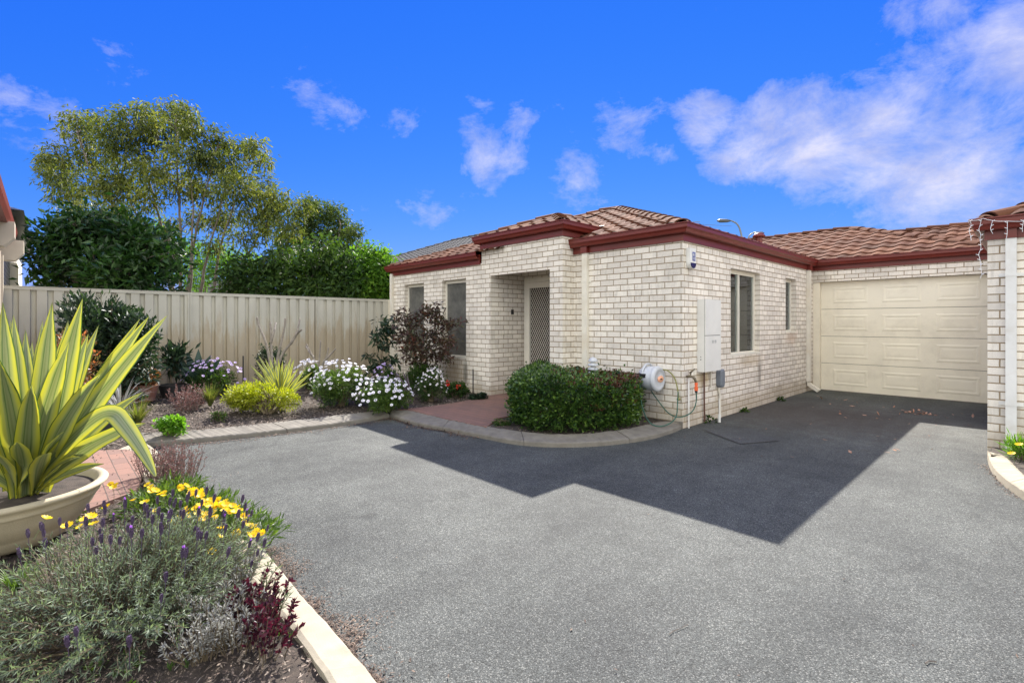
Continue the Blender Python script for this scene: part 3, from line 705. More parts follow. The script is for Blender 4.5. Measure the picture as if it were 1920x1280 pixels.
def downpipe(parent, cx, cy, w, d, face, z0, z1, shoe=True, mat='cream_pipe', red=True, clips=()):
    mb = MB()
    if face == 'y': mb.box(cx-w/2, cx+w/2, cy-d, cy-.003, z0, z1)
    else: mb.box(cx+.003, cx+d, cy-w/2, cy+w/2, z0, z1)
    if shoe:
        if face == 'y': v = [(cx-w/2,cy-d,z0+.12),(cx+w/2,cy-d,z0+.12),(cx+w/2,cy-d-.1,z0-.0),(cx-w/2,cy-d-.1,z0)]; mb.box(cx-w/2, cx+w/2, cy-d-.1, cy-d-.002, z0, z0+.05)
        else:
            x = cx+d; a_, b_ = cy-w/2, cy+w/2
            v = [(x-.05,a_,z0),(x-.05,b_,z0),(x+.17,b_,z0-.16),(x+.17,a_,z0-.16),(x-.05,a_,z0-.085),(x-.05,b_,z0-.085),(x+.13,b_,z0-.205),(x+.13,a_,z0-.205)]
            mb.add(v, [(0,1,2,3),(4,7,6,5),(0,3,7,4),(1,5,6,2),(2,6,7,3)])
    p = mb.build('downpipe', M[mat], parent)
    for zc in clips:
        c = MB()
        if face == 'y': c.box(cx-w/2-.045, cx+w/2+.045, cy-d-.004, cy-.002, zc, zc+.022) if False else (c.box(cx-w/2-.05, cx-w/2-.001, cy-.012, cy-.002, zc, zc+.035), c.box(cx+w/2+.001, cx+w/2+.05, cy-.012, cy-.002, zc, zc+.035), c.box(cx-w/2-.003, cx+w/2+.003, cy-d-.004, cy-d-.001, zc, zc+.035))
        else: c.box(cx+.002, cx+.01, cy+w/2+.001, cy+w/2+.04, zc, zc+.03)
        c.build('bracket', M[mat], p)
    return p
downpipe(house, -10.3, LY, .09, .06, 'y', .2, 2.56, False)
downpipe(house, -4.835, FY, .10, .055, 'y', .1, 2.512, False, clips=(2.05,))
mb = MB(); mb.box(-4.895, -4.775, FY-.075, FY-.03, 2.508, 2.61); mb.build('gutter_outlet', M['red'], house)
downpipe(house, WX, 11.45, .10, .07, 'x', .215, 2.50, True)
mb = MB(); mb.box(WX+.024, WX+.09, 11.39, 11.51, 2.50, 2.61); mb.build('gutter_outlet', M['red'], house)

# ---- neighbouring unit on the right
nb = empty('brick_house', (1.5, 9.5, 0), 'corner of the neighbouring brick unit at the right edge with wide white downpipe', 'house')
NX, NY = -.337, 7.35
mb = MB(); plate(mb, 'y', NY, NX, 5, 0, 2.33); plate(mb, 'x', NX, NY, 12.3, 0, 2.33); plate(mb, 'x', 5, NY, 17, 0, 2.4)
plate(mb, 'y', 17, NX, 5, 0, 2.6); mb.build('wall', M['brick'], nb)
eaves(nb, [(NX,11.7),(NX,NY),(5,NY)], 2.30)
e = .13; zN = 2.485
A = (NX-e, NY-e, zN); B_ = (5.13, NY-e, zN); rz = zN+.385*2.8
nr = merge([tile_face([A, B_, (2.33,NY-e+2.8,rz), (NX-e+2.8,NY-e+2.8,rz)]),
            tile_face([(NX-e,12,zN), A, (NX-e+2.8,NY-e+2.8,rz), (NX-e+2.8,12,rz)])])
z2 = zE-.05; yr = 13.72; zr2 = z2+.385*(yr-GE)
nr = merge([nr, tile_face([(-3.3,GE,z2),(4.9,GE,z2),(4.9,yr,zr2),(-3.3,yr,zr2)])])
nr.add([(NX-e+2.8,NY-e+2.8,rz),(2.33,NY-e+2.8,rz),(5.1,12,zN),(NX-e+2.8,12,rz)], [(0,1,2,3)], [(.5,.5)]*4)
nr.add([(-3.0,yr,zr2),(4.9,yr,zr2),(4.9,17,2.5),(-3.0,17,2.5)], [(0,1,2,3)], [(.5,.5)]*4)
nro = nr.build('roof', M['tile'], nb)
mb = MB(); caps(mb, (A[0]+.02,A[1]+.02,zN), (NX-e+2.8,NY-e+2.8,rz), r=.105, seg=.38, skip=.2); mb.build('ridge_cap', M['tile'], nro)
mb = MB(); caps(mb, (-2.95,yr,zr2), (4.9,yr,zr2), seg=.36); mb.build('ridge_cap', M['tile'], nro)
downpipe(nb, -.158, NY, .083, .055, 'y', .1, 2.30, False, mat='white', clips=(.55,1.9))
mb = MB(); mb.box(-.203, -.115, NY-.065, NY-.024, 2.298, 2.40); mb.build('gutter_outlet', M['red'], nb)
# icicle light string hung on the neighbour's gutter
mb = MB(); zg_ = 2.30+.226
g0 = np.array((NX-.145, NY-.145, zg_-.01)); g00 = np.array((NX-.145, NY+.25, zg_-.0)); g1 = np.array((.9, NY-.15, zg_-.02))
def strand(p0, p1, sag, n=10):
    t = np.linspace(0, 1, n)[:, None]; q = p0+(p1-p0)*t; q[:, 2] -= sag*4*(t[:, 0]*(1-t[:, 0])); return q
hooks = [g0, g0+(.12,0,.0), g0+(.30,0,-.055), g0+(.55,0,-.07), g0+(.8,0,-.07), g0+(1.2,0,-.07)]
mb.tube(strand(g00, g0, .02), .0026, 5)
for a, b in zip(hooks[:-1], hooks[1:]): mb.tube(strand(a+(0,-.006,0), b+(0,-.006,0), .012), .0026, 5)
BLB = []
for hk, L in ((g0+(.02,0,0), .22), (g0+(.10,0,-.01), .62), (g0+(.19,0,-.03), .14), (g0+(.30,0,-.055), .18), (g0+(.41,0,-.06), .12), (g0+(.55,0,-.07), .16), (g0+(.72,0,-.07), .2)):
    n = max(3, int(L/.05)); pts = [hk+(rng.normal(0,.008), -.008+rng.normal(0,.004), -i*L/n) for i in range(n+1)]
    pts = smooth(pts, 1); mb.tube(pts, .0022, 5)
    for i in range(1, n+1): 
        c = pts[min(len(pts)-1, i*2-1)]; BLB.append((c, c+np.array((rng.choice((-1,1))*.02, -.004, .012))))
ls = mb.build('icicle_lights', M['lights'], None, loc=g0); tag(ls, 'white icicle light string dangling from the red gutter at the right edge', 'light string')
for c, d in BLB:
    mb = MB(); mb.tube([c, d], [.004,.003], 5); mb.build('bulb', M['lights'], ls)

# ---- neighbours on the left, beyond the fence
nl = empty('brick_house', (-12, -2, 0), 'neighbouring house at the left edge with dusty red gutter and cream beam ends', 'house')
mb = MB(); plate(mb, 'y', -.55, -15.2, -7.2, 0, 2.75); plate(mb, 'x', -7.2, -6, -.55, 0, 2.75); mb.build('wall', M['brick_grey'], nl)
mb = MB()
for x0_ in (-9.32, -11.3):
    mb = MB(); y1_, w_ = -.285 if x0_ > -10 else -.245, .28
    prof = [(-1.2,2.72),(y1_,2.72),(y1_,2.52),(y1_-.10,2.40),(-1.2,2.40)]
    n = len(prof); v = [(x0_, p[0], p[1]) for p in prof]+[(x0_+w_, p[0], p[1]) for p in prof]
    mb.add(v, [tuple(range(n)), tuple(range(n, 2*n))[::-1]]+[(i, (i+1) % n, n+(i+1) % n, n+i) for i in range(n)]); mb.build('beam', M['beam'], nl)
for x0_ in (-9.75, -10.35):
    mb = MB(); mb.box(x0_, x0_+.1, -.54, -.44, 0, 2.40); mb.build('post', M['beam'], nl)
mb = MB(); sweep(mb, [(-10.9,-.45),(-5.2,-.45)][::-1], [(.003,2.70),(.10,2.70),(.13,2.76),(.14,2.83),(.0,2.83)]); mb.build('gutter', M['red'], nl)
r_ = tile_face([(-5.2,-.34,2.82),(-10.9,-.34,2.82),(-10.9,-4.3,4.4),(-5.2,-4.3,4.4)]); r_.build('roof', M['tile'], nl)
n2 = empty('rendered_house', (-20, -3, 0), 'far cream house with charcoal gutter past the red gutter at the left edge', 'house')
mb = MB(); plate(mb, 'y', -.62, -26, -15.3, 0, 3.8, [(-18.4,-17.2,1.2,2.9)]); plate(mb, 'x', -15.3, -6, -.62, 0, 3.5); mb.build('wall', M['cream'], n2)
mb = MB(); mb.box(-18.35, -17.25, -.76, -.72, 1.2, 2.9); mb.build('window', M['dark'], n2)
mb = MB(); sweep(mb, [(-18.0,-.55),(-13.6,-.55)], [(.003,3.42),(.12,3.42),(.28,3.5),(.30,3.64),(.0,3.64)])
sweep(mb, [(-26,-.6),(-18.2,-.6)], [(.003,3.8),(.12,3.8),(.36,3.95),(.38,4.1),(.0,4.1)]); mb.build('gutter', M['charcoal'], n2)
mb = MB(); mb.add([(-13.6,-.3,3.62),(-26,-.3,3.9),(-23,-3.5,5.1),(-17,-3.5,4.9)], [(0,1,2,3)]); mb.add([(-13.6,-.3,3.62),(-17,-3.5,4.9),(-13.6,-6.5,3.62)], [(0,1,2)]); mb.build('roof', M['charcoal'], n2)
mb = MB(); mb.box(-12.4, -12.0, -1.6, -1.1, 3.0, 3.85); mb.build('chimney', M['grey_metal'], n2)

# grey tiled house behind on the left of the main roof, and one seen between the trunks
gh = empty('tiled_house', P(790,560,24)*(1,1,0), 'house with grey tiled hip roof peeking above the left end of the red gutter', 'house')
def hiphouse(root, cx, cy, hw, hd, z0, rise, mat, wm='brick_grey', ang=0.0, ridge=1.0):
    ca, sa = cos(ang), sin(ang); T = lambda x, y, z: (cx+x*ca-y*sa, cy+x*sa+y*ca, z)
    mb = MB(); pts = [T(-hw+.5,-hd+.5,0), T(hw-.5,-hd+.5,0), T(hw-.5,hd-.5,0), T(-hw+.5,hd-.5,0)]
    mb.prism([(p[0], p[1]) for p in pts], 0, z0); mb.build('wall', M[wm], root)
    a, b, c, d = T(-hw,-hd,z0), T(hw,-hd,z0), T(hw,hd,z0), T(-hw,hd,z0); r = hw-hd if hw > hd else .01
    r0, r1 = T(-r,0,z0+rise), T(r,0,z0+rise)
    fs = [[a,b,r1,r0],[b,c,r1],[c,d,r0,r1],[d,a,r0]]
    rf = merge([tile_face(f, sub=6) for f in fs[:2]+fs[3:]]+[tile_face(fs[2], sub=3)]).build('roof', M[mat], root)
    mb = MB()
    for p, q in ((a,r0),(b,r1),(c,r1),(d,r0),(r0,r1)): caps(mb, p, q, r=.13, seg=.4)
    mb.build('ridge_cap', M[mat], rf)
q = P(822,447,21)
hiphouse(gh, q[0]+1.0, q[1]+.8, 6.0, 5.0, 3.05, 1.95, 'tile_grey', ang=0)
th = empty('tiled_house', P(425,560,30)*(1,1,0), 'distant roof seen between the tree trunks above the fence', 'house')
q = P(425,530,30); hiphouse(th, q[0], q[1], 3.6, 2.6, 2.6, 1.35, 'tile_grey', ang=.6)

# ================================================================== FENCE
fx = -10.42; fe = empty('metal_fence', (fx, 2.6, 0), 'cream ribbed steel fence along the back of the garden bed', 'fence')
posts = [-.50, 1.885, 4.169, 5.86]; zt = 1.96
for a, b in zip(posts[:-1], posts[1:]):
    mb = MB(); pitch = .19; ys = []; xs = []
    y = a+.03
    prof = [(0,0),(.115,0),(.128,.042),(.176,.042)]
    while y < b-.03:
        for dy, dx_ in prof:
            if y+dy < b-.03: ys.append(y+dy); xs.append(fx+.018-dx_)
        y += pitch
    ys.append(b-.03); xs.append(xs[-1]); n = len(ys)
    mb.add([(x, y, .13) for x, y in zip(xs, ys)]+[(x, y, zt-.03) for x, y in zip(xs, ys)], [(i, i+1, n+i+1, n+i) for i in range(n-1)])
    mb.build('panel', M['fence'], fe)
    mb = MB(); mb.box(fx-.022, fx+.03, a+.031, b-.031, zt-.045, zt); mb.box(fx-.03, fx+.036, a+.031, b-.031, zt+.001, zt+.008); mb.build('rail', M['fence'], fe)
    mb = MB(); mb.box(fx-.022, fx+.03, a+.031, b-.031, .1, .18); mb.build('rail', M['fence'], fe)
for y in posts:
    mb = MB(); mb.box(fx-.025, fx+.034, y-.03, y-.004, .05, zt+.004); mb.box(fx-.025, fx+.034, y+.004, y+.03, .05, zt+.004); mb.box(fx-.01, fx+.018, y-.005, y+.005, .05, zt); mb.build('post', M['fence'], fe)

# ================================================================== SMALL THINGS ON THE WALLS
wx = WX
r0 = empty('meter_box', (wx+.06, 6.85, .73), 'tall white two door meter box on the side wall near the corner', 'meter box')
y0, y1, z0, z1, zm = 6.60, 7.09, .735, 1.745, 1.24
mb = MB(); mb.box(wx+.001, wx+.105, y0, y1, z0, z1); mb.build('case', M['box_white'], r0)
for a, b in ((z0+.004, zm-.004), (zm+.004, z1-.004)):
    mb = MB(); mb.box(wx+.108, wx+.122, y0+.003, y1-.003, a, b); d = mb.build('door', M['box_white'], r0)
    if a < 1: dd = d
for yy in (6.80, 6.885):
    mb = MB(); mb.box(wx+.1225, wx+.124, yy, yy+.045, 1.135, 1.139); mb.box(wx+.1225, wx+.124, yy, yy+.045, 1.168, 1.172)
    mb.box(wx+.1225, wx+.124, yy, yy+.004, 1.1395, 1.1675); mb.box(wx+.1225, wx+.124, yy+.041, yy+.045, 1.1395, 1.1675)
    mb.box(wx+.1225, wx+.124, yy+.014, yy+.031, 1.149, 1.158); mb.build('viewing_slot', M['grey_metal'], dd)
mb = MB(); mb.box(wx+.1055, wx+.1075, y0+.001, y1-.001, z0+.001, z1-.001); mb.build('seal', M['dark'], r0)
mb = MB(); mb.box(wx+.05, wx+.06, y0-.004, y0-.0005, .90, .915); mb.box(wx+.05, wx+.06, y0-.004, y0-.0005, .94, .95); mb.build('latch', M['black'], r0)
# alarm siren box
r0 = empty('alarm_box', (wx+.03, 6.36, 2.15), 'white alarm box with navy lens under the eave near the corner', 'alarm box')
def shield(y0, y1, z0, z1, cut, x0, x1):
    ym = (y0+y1)/2; pr = [(y0,z1),(y0,z0+cut)]+[(ym+(y1-y0)/2*cos(t), z0+cut+cut*sin(t)) for t in np.linspace(pi, 2*pi, 9)][1:-1]+[(y1,z0+cut),(y1,z1)]
    m = MB(); n = len(pr); m.add([(x0,)+p for p in pr]+[(x1,)+p for p in pr], [tuple(range(n)), tuple(range(n,2*n))[::-1]]+[(i,(i+1)%n,n+(i+1)%n,n+i) for i in range(n)]); return m
shield(6.285, 6.455, 2.145, 2.425, .085, wx+.001, wx+.055).build('case', M['white'], r0)
shield(6.298, 6.442, 2.152, 2.225, .072, wx+.056, wx+.066).build('lens', M['navy'], r0)
mb = MB(); mb.box(wx+.0555, wx+.0575, 6.355, 6.435, 2.255, 2.375); lg = mb.build('logo_panel', M['blue'], r0)
mb = MB()
for t0, t1, r in ((.3, 5.2, .024), (1.5, 6.6, .012)):
    t = np.linspace(t0, t1, 14); mb.tube([(wx+.058, 6.395+r*cos(a), 2.338+r*sin(a)) for a in t], .003, 4)
for zz in (2.295, 2.283, 2.271): mb.box(wx+.058, wx+.0595, 6.365, 6.425, zz, zz+.005)
mb.build('logo_mark', M['white'], lg)
# pipes, isolator, tap
def thing1(mb, name, mat, loc, label, cat, group=None, smooth=False): return tag(mb.build(name, mat, None, smooth, loc), label, cat, group)
mb = MB(); mb.tube([(wx+.03,6.755,.735),(wx+.03,6.755,.4),(wx+.03,6.765,.02)], .012, 8); thing1(mb, 'earth_pipe', M['brown_pipe'], (wx+.03,6.755,0), 'thin rusty brown pipe running from the meter box down to the driveway', 'pipe')
mb = MB(); mb.tube([(wx+.02,6.99,.735),(wx+.02,6.99,.48)], .010, 8); mb.tube([(wx+.02,6.985,.475),(wx+.02,6.93,.468)], .008, 8); thing1(mb, 'conduit', M['cream_pipe'], (wx+.02,6.99,.5), 'short white conduit stub under the right side of the meter box', 'pipe')
r0 = empty('isolator_box', (wx+.03, 7.27, .55), 'small grey isolator box right of the meter box with conduit below', 'switch box')
mb = MB(); pr = [(7.20,.50),(7.225,.465),(7.315,.465),(7.34,.50),(7.34,.70),(7.315,.73),(7.225,.73),(7.20,.70)]
n = 8; mb.add([(wx+.001,)+p for p in pr]+[(wx+.065,)+p for p in pr]+[(wx+.08,7.27+(p[0]-7.27)*.75,.6+(p[1]-.6)*.85) for p in pr], [(i,(i+1)%n,n+(i+1)%n,n+i) for i in range(n)]+[(n+i,n+(i+1)%n,2*n+(i+1)%n,2*n+i) for i in range(n)]+[tuple(range(2*n,3*n))]); mb.build('case', M['grey_metal'], r0)
mb = MB(); mb.tube([(wx+.02,7.25,.465),(wx+.02,7.25,.40),(wx+.025,7.27,.36),(wx+.025,7.28,.01)], .016, 8); mb.build('conduit', M['cream_pipe'], r0)
mb = MB(); mb.tube([(wx+.14,6.99,.0),(wx+.14,6.99,.11)], .02, 10); mb.tube([(wx+.14,6.99,.11),(wx+.14,6.985,.34)], .007, 6); thing1(mb, 'inspection_pipe', M['white'], (wx+.14,6.99,0), 'short white capped pipe standing in the weeds below the isolator box', 'pipe')
r0 = empty('garden_tap', (wx+.03, 6.30, 0), 'garden tap on thin white pipe at the brick corner with orange hose fitting', 'tap')
mb = MB(); mb.tube([(wx+.03,6.30,.0),(wx+.03,6.30,.66)], .0115, 8); mb.build('pipe', M['white'], r0)
mb = MB(); mb.tube(smooth([(wx+.005,6.29,.69),(wx+.05,6.29,.70),(wx+.10,6.31,.69),(wx+.12,6.33,.62)], 2), .018, 8); mb.tube([(wx+.055,6.29,.70),(wx+.06,6.295,.74)], .012, 8); mb.tube([(wx+.05,6.285,.74),(wx+.10,6.33,.80)], [.015,.008], 6); mb.build('tap_body', M['brass'], r0, smooth=True)
mb = MB(); mb.lathe((wx+.12,6.33,0), [(.0,.618),(.02,.618),(.022,.58),(.015,.578),(.015,.567),(.024,.565),(.024,.51),(0,.51)], 12); mb.build('hose_fitting', M['orange'], r0)
mb = MB(); mb.tube([(wx+.12,6.33,.51),(wx+.12,6.33,.48)], .019, 8); mb.build('collar', M['black'], r0)
# hose reel on the front wall
rc = np.array((-3.62, FY-.17, .66)); r0 = empty('hose_reel', rc, 'pale grey wall hose reel beside the right end of the hedge', 'hose reel')
mb = MB(); prof = [(0,-.11),(.10,-.108),(.145,-.09),(.16,-.04),(.168,.05),(.16,.10),(.145,.125)]
mb.lathe(rc, prof, 28, 'x'); mb.box(rc[0]-.10, rc[0]+.06, rc[1]+.11, FY-.002, rc[2]-.06, rc[2]+.1)
body = mb.build('body', M['pale_plastic'], r0, smooth=True)
mb = MB(); mb.lathe(rc+(.125,0,0), [(.172,-.012),(.176,.004),(.165,.024),(.12,.040),(.115,.030),(.05,.046),(0,.048)], 32, 'x'); mb.build('side_cover', M['pale_plastic'], r0, smooth=True)
mb = MB(); mb.lathe(rc+(.168,0,.0), [(.075,.0),(.07,.010),(0,.012)], 24, 'x')
for v_ in mb.v: v_[:, 2] = rc[2]+(v_[:, 2]-rc[2])*.62+.0
bd = mb.build('badge', M['peach'], r0, smooth=True)
mb = MB(); mb.box(rc[0]+.1805, rc[0]+.184, rc[1]-.022, rc[1]+.022, rc[2]-.008, rc[2]+.008); mb.build('badge_mark', M['black'], bd)
mb = MB(); t = np.linspace(-.2, 2.2, 14); mb.tube([(rc[0]-.02, rc[1]-.17*cos(a)*.9, rc[2]+.04+.155*sin(a)) for a in t], [.014]*14, 8); mb.build('carry_handle', M['pale_plastic'], r0, smooth=True)
mb = MB(); mb.box(rc[0]-.09, rc[0]+.04, rc[1]-.172, rc[1]-.12, rc[2]+.02, rc[2]+.07); mb.build('hose_outlet', M['black'], r0)
q = rc
pa = smooth([q+(-.03,-.19,.05), q+(-.02,-.20,-.15), (-3.58,FY-.42,.28), (-3.42,FY-.50,.10), (-3.28,FY-.40,.07), (-3.20,FY-.20,.16), (-3.24,FY-.10,.34), (-3.26,FY-.05,.50)], 3)
mb = MB(); mb.tube(pa, .0075, 7); thing1(mb, 'garden_hose', M['hose'], pa[0], 'long loop of dark green hose hanging from reel to the kerb', 'hose', smooth=True)
mb = MB(); pa = smooth([q+(.04,-.02,-.17), (-3.50,FY-.12,.34), (-3.36,FY-.13,.20), (-3.20,FY-.13,.16), (wx+.10,6.27,.22), (wx+.13,6.32,.36), (wx+.12,6.33,.49)], 3); mb.tube(pa, .0075, 7)
thing1(mb, 'garden_hose', M['hose'], pa[0], 'dark green hose looping low round the corner up to the tap', 'hose', smooth=True)
mb = MB(); pa = smooth([q+(.13,.08,.12), (-3.40,FY-.07,.78), (-3.30,FY-.05,.68), (-3.26,FY-.05,.50), (-3.25,FY-.05,.42)], 3); mb.tube(pa, .0085, 7)
mb.lathe((-3.25,FY-.055,.40), [(0,-.02),(.02,-.014),(.026,0),(.02,.014),(0,.02)], 12)
thing1(mb, 'garden_hose', M['hose_y'], pa[0], 'short olive yellow hose arching from the right side of the reel with round stopper', 'hose', smooth=True)
# door bell camera, bollard light, stakes
mb = MB(); q = np.array((-6.82, 6.46, 1.62)); mb.box(-6.818, -6.79, 6.43, 6.475, 1.58, 1.67); mb.box(-6.789, -6.775, 6.44, 6.465, 1.585, 1.615); thing1(mb, 'doorbell', M['black'], q, 'small black doorbell on the brick wall inside the porch', 'doorbell')
c = PZ(1112, 7.25, .15); r0 = empty('bollard_light', c, 'white tiered bollard garden light behind the hedge by the downpipe', 'garden light')
mb = MB(); mb.lathe(c, [(.04,0),(.04,.52)], 14); mb.build('post', M['pale_plastic'], r0, smooth=True)
for i, zz in enumerate((.53,.59,.65)):
    mb = MB(); mb.lathe(c, [(.05,zz-.01),(.078,zz-.012),(.08,zz),(.062,zz+.022),(.045,zz+.024)], 18); mb.build('louvre', M['pale_plastic'], r0, smooth=True)
mb = MB(); mb.lathe(c, [(.07,.70),(.073,.71),(.05,.745),(.015,.765),(0,.767)], 18); mb.build('cap', M['pale_plastic'], r0, smooth=True)
mb = MB(); mb.lathe(c, [(.035,.53),(.035,.71)], 12); mb.build('lamp', M['white'], r0, smooth=True)
for (px, yt, yb, b, lab) in ((456,667,715,8.6,'thin black stake between lilac daisies and the yellow striped yucca'), (887,692,733,9.0,'thin black stake against the wall left of the porch'), (421,1020,1075,2.95,'short dark twig stake at the edge of the lavender by the pale kerb')):
    a_ = P(px, yb, b); e_ = P(px, yt, b); mb = MB(); w_ = .012 if b > 5 else .0045
    mb.tube([(*a_[:2], bedz(*a_[:2])-.02), e_], w_, 6); thing1(mb, 'garden_stake', M['black'], a_, lab, 'stake')
# street lamps, wires and aerial far behind the roofs
def lamp(px, yt, pxa, b, lab, flip):
    base = PZ(pxa, b, 0); top = P(px, yt, b); r0 = empty('street_lamp', base, lab, 'street lamp', 'street lamps beyond the roofs')
    h = top[2]; mb = MB(); s = top-np.array((*base[:2], h)); mb.tube(smooth([base, (*base[:2], h*.78), (*(base[:2]+s[:2]*.05), h*.88), (*(base[:2]+s[:2]*.35), h*.975), tuple(top+np.array((0,0,.02)))], 3), np.linspace(.09,.045,33), 8); mb.build('pole', M['grey_metal'], r0, smooth=True)
    mb = MB(); d = s/ (np.linalg.norm(s)+1e-6); mb.tube([top, top+d*.25, top+d*.75, top+d*.95], [.05,.12,.13,.04], 8); mb.build('lamp_head', M['charcoal'], r0, smooth=True)
lamp(1370, 414, 1392, 34, 'curved street lamp reaching left above the side wall roofline', -1)
lamp(1412, 437, 1399, 42, 'lower street lamp arm beside the red roof vent', 1)
b = 26; p = P(1300, 420, b); r0 = empty('aerial', PZ(1300,b,0), 'small television aerial above the corner gutter', 'aerial')
mb = MB(); mb.tube([PZ(1300,b,0), p+(0,0,.1)], .02, 6)
R_ = np.array((C_, S_, 0))
for dz_, w_ in ((.1,.35),(-.02,.22)): mb.tube([p+(0,0,dz_)-R_*w_, p+(0,0,dz_)+R_*w_], .02, 5)
mb.build('mast', M['grey_metal'], r0)
mb = MB(); mb.tube([p, P(1372,424,31)], .010, 4); thing1(mb, 'power_line', M['charcoal'], p, 'thin overhead cable between the aerial and the street lamp', 'cable')
# ================================================================== VEGETATION
def ell(n, c, r, shell=.55, hemi=True):
    d = runit(n)
    if hemi: d[:, 2] = np.abs(d[:, 2])*1.0 - .12
    q = rng.uniform(shell**3, 1, n)**(1/3)
    return np.array(c)+d*q[:, None]*np.array(r), d
def cl_leaves(mb, C, D, L, W, up=.3, spread=.7, n=1, droop=.1, fold=0.0, jit=.0):
    k = len(C)*n; C2 = np.repeat(C, n, 0)+rng.normal(0, jit, (k, 3)) if jit else np.repeat(C, n, 0)
    D2 = np.repeat(D, n, 0)+runit(k)*spread; D2[:, 2] += up
    N = runit(k)*.8+np.array((0, 0, 1.)); Ls = rng.uniform(.7, 1.25, k)*L
    mb.leaves(C2, D2, N, Ls, Ls*W/L, droop, fold=fold)
def stems(mb, base, tips, r, n=4, bend=.3):
    for t in tips:
        b = base+np.array((rng.normal(0, .03), rng.normal(0, .03), 0)); m = b*.5+t*.5+np.array((*rng.normal(0, .03, 2), .06))
        m[:2] = b[:2]*.62+t[:2]*.38+rng.normal(0, .02, 2)
        mb.tube(smooth([b, m, t], 1), [r, r*.4], n, cap=False)
def bush(name, label, cat, px, b, w, h, mat, nleaf, L, W, depth=None, group=None, zb=None, shell=.5, lumps=7, up=.35, fold=0.0, droop=.1, stemmat='stem', spread=.7, mat2=None, hemi=True, per=5):
    base = PZ(px, b, 0); base[2] = bedz(base[0], base[1]) if zb is None else zb
    root = empty(name, base, label, cat, group)
    R = np.array((C_, S_, 0)); Fw = np.array((-S_, C_, 0)); d = depth or w*.8
    lc = [(0, 0, .45, 1.0)]
    for i in range(lumps): a = rng.uniform(0, 2*pi); rr = rng.uniform(.25, .62); lc.append((cos(a)*rr, sin(a)*rr, rng.uniform(.25, .62), rng.uniform(.42, .62)))
    mb = MB(); mb2 = MB(); cs = []
    for (u, v, z, s) in lc:
        k = max(4, int(nleaf/len(lc)/per)); sz = s if (u or v) else .8
        dd = runit(k); q = rng.uniform(shell**3, 1, k)**(1/3)
        o = R*(u*w/2)+Fw*(v*d/2)+np.array((0, 0, z*h))
        pos = base+o+dd[:, :1]*q[:, None]*R*(w/2*sz*.6)+dd[:, 1:2]*q[:, None]*Fw*(d/2*sz*.6)+dd[:, 2:]*q[:, None]*np.array((0, 0, h*sz*.5))
        ok = pos[:, 2] > base[2]+.01; pos, dd = pos[ok], dd[ok]; cs.append(pos)
        half = len(pos)//2 if mat2 else len(pos)
        cl_leaves(mb, pos[:half], dd[:half], L, W, up, spread, per, droop, fold, jit=L*.4)
        if mat2: cl_leaves(mb2, pos[half:], dd[half:], L, W, up, spread, per, droop, fold, jit=L*.4)
    mb.build('foliage', M[mat], root)
    if mat2: mb2.build('foliage', M[mat2], root)
    cs = np.concatenate(cs); sm = MB(); stems(sm, base, cs[rng.choice(len(cs), min(26, len(cs)), replace=False)], max(.004, w*.012)); sm.build('stem', M[stemmat], root)
    return root, base, cs
def daisy(r, pet, n=9, eye='eye_blue', cup=0.15):
    mb = MB(); a = np.arange(n)*2*pi/n; C = np.stack([np.cos(a)*r*.15, np.sin(a)*r*.15, 0*a], 1); D = np.stack([np.cos(a), np.sin(a), cup+0*a], 1)
    mb.leaves(C, D, np.tile([[0, 0, 1.]], (n, 1)), r*.9, r*.62, 0, mid=.6)
    mb.tube([(0,0,-.13),(.004,0,-.06),(0,0,0)], .0015, 3, cap=False)
    o = mb.build('flower', M[pet]); me = o.data
    me.materials.append(M[eye]); me.materials.append(M['stem_green'])
    for p_ in me.polygons:
        if min(me.vertices[i].co.z for i in p_.vertices) < -.02: p_.material_index = 2
    m2 = MB(); bmx = bmesh.new(); bmx.from_mesh(me)
    vs = [bmx.verts.new((cos(t)*r*.24, sin(t)*r*.24, r*.09)) for t in np.arange(6)*pi/3]; f = bmx.faces.new(vs); f.material_index = 1; bmx.to_mesh(me); bmx.free()
    bpy.data.objects.remove(o); return me
D_PUR = daisy(.030, 'purple_petal'); D_WHT = daisy(.031, 'white_petal', 10); D_SM = daisy(.016, 'white_petal', 7, 'eye_orange'); D_YEL = daisy(.034, 'yellow_petal', 11, 'eye_orange', .55)
def flowers(root, me, base, w, h, n, depth=None, tilt=.5, toward=0.0, top=.5, name='flower', sc=(.8, 1.2), zmin=.35):
    R = np.array((C_, S_, 0)); Fw = np.array((-S_, C_, 0)); d = depth or w*.8
    sm = MB()
    for i in range(n):
        a = rng.uniform(0, 2*pi); q = rng.uniform(0, 1)**.5; u, v = cos(a)*q, sin(a)*q
        if v > .3 and rng.random() < .5: v = -v
        z = h*(zmin+(1-zmin)*math.sqrt(max(0, 1-q*q))+rng.uniform(-.04, .08))
        p = base+R*u*w/2+Fw*v*d/2+np.array((0, 0, z))
        o = bpy.data.objects.new(name, me); COL.objects.link(o); o.parent = root; o.location = [float(t) for t in p-np.array(root.location)]
        nv = R*u*.8+Fw*(v*.8-toward)+np.array((0, 0, .8))+rng.normal(0, .25, 3)
        o.rotation_euler = Vector(tuple(nv)).to_track_quat('Z', 'Y').to_euler(); s = rng.uniform(*sc); o.scale = (s, s, s)
from mathutils import Vector

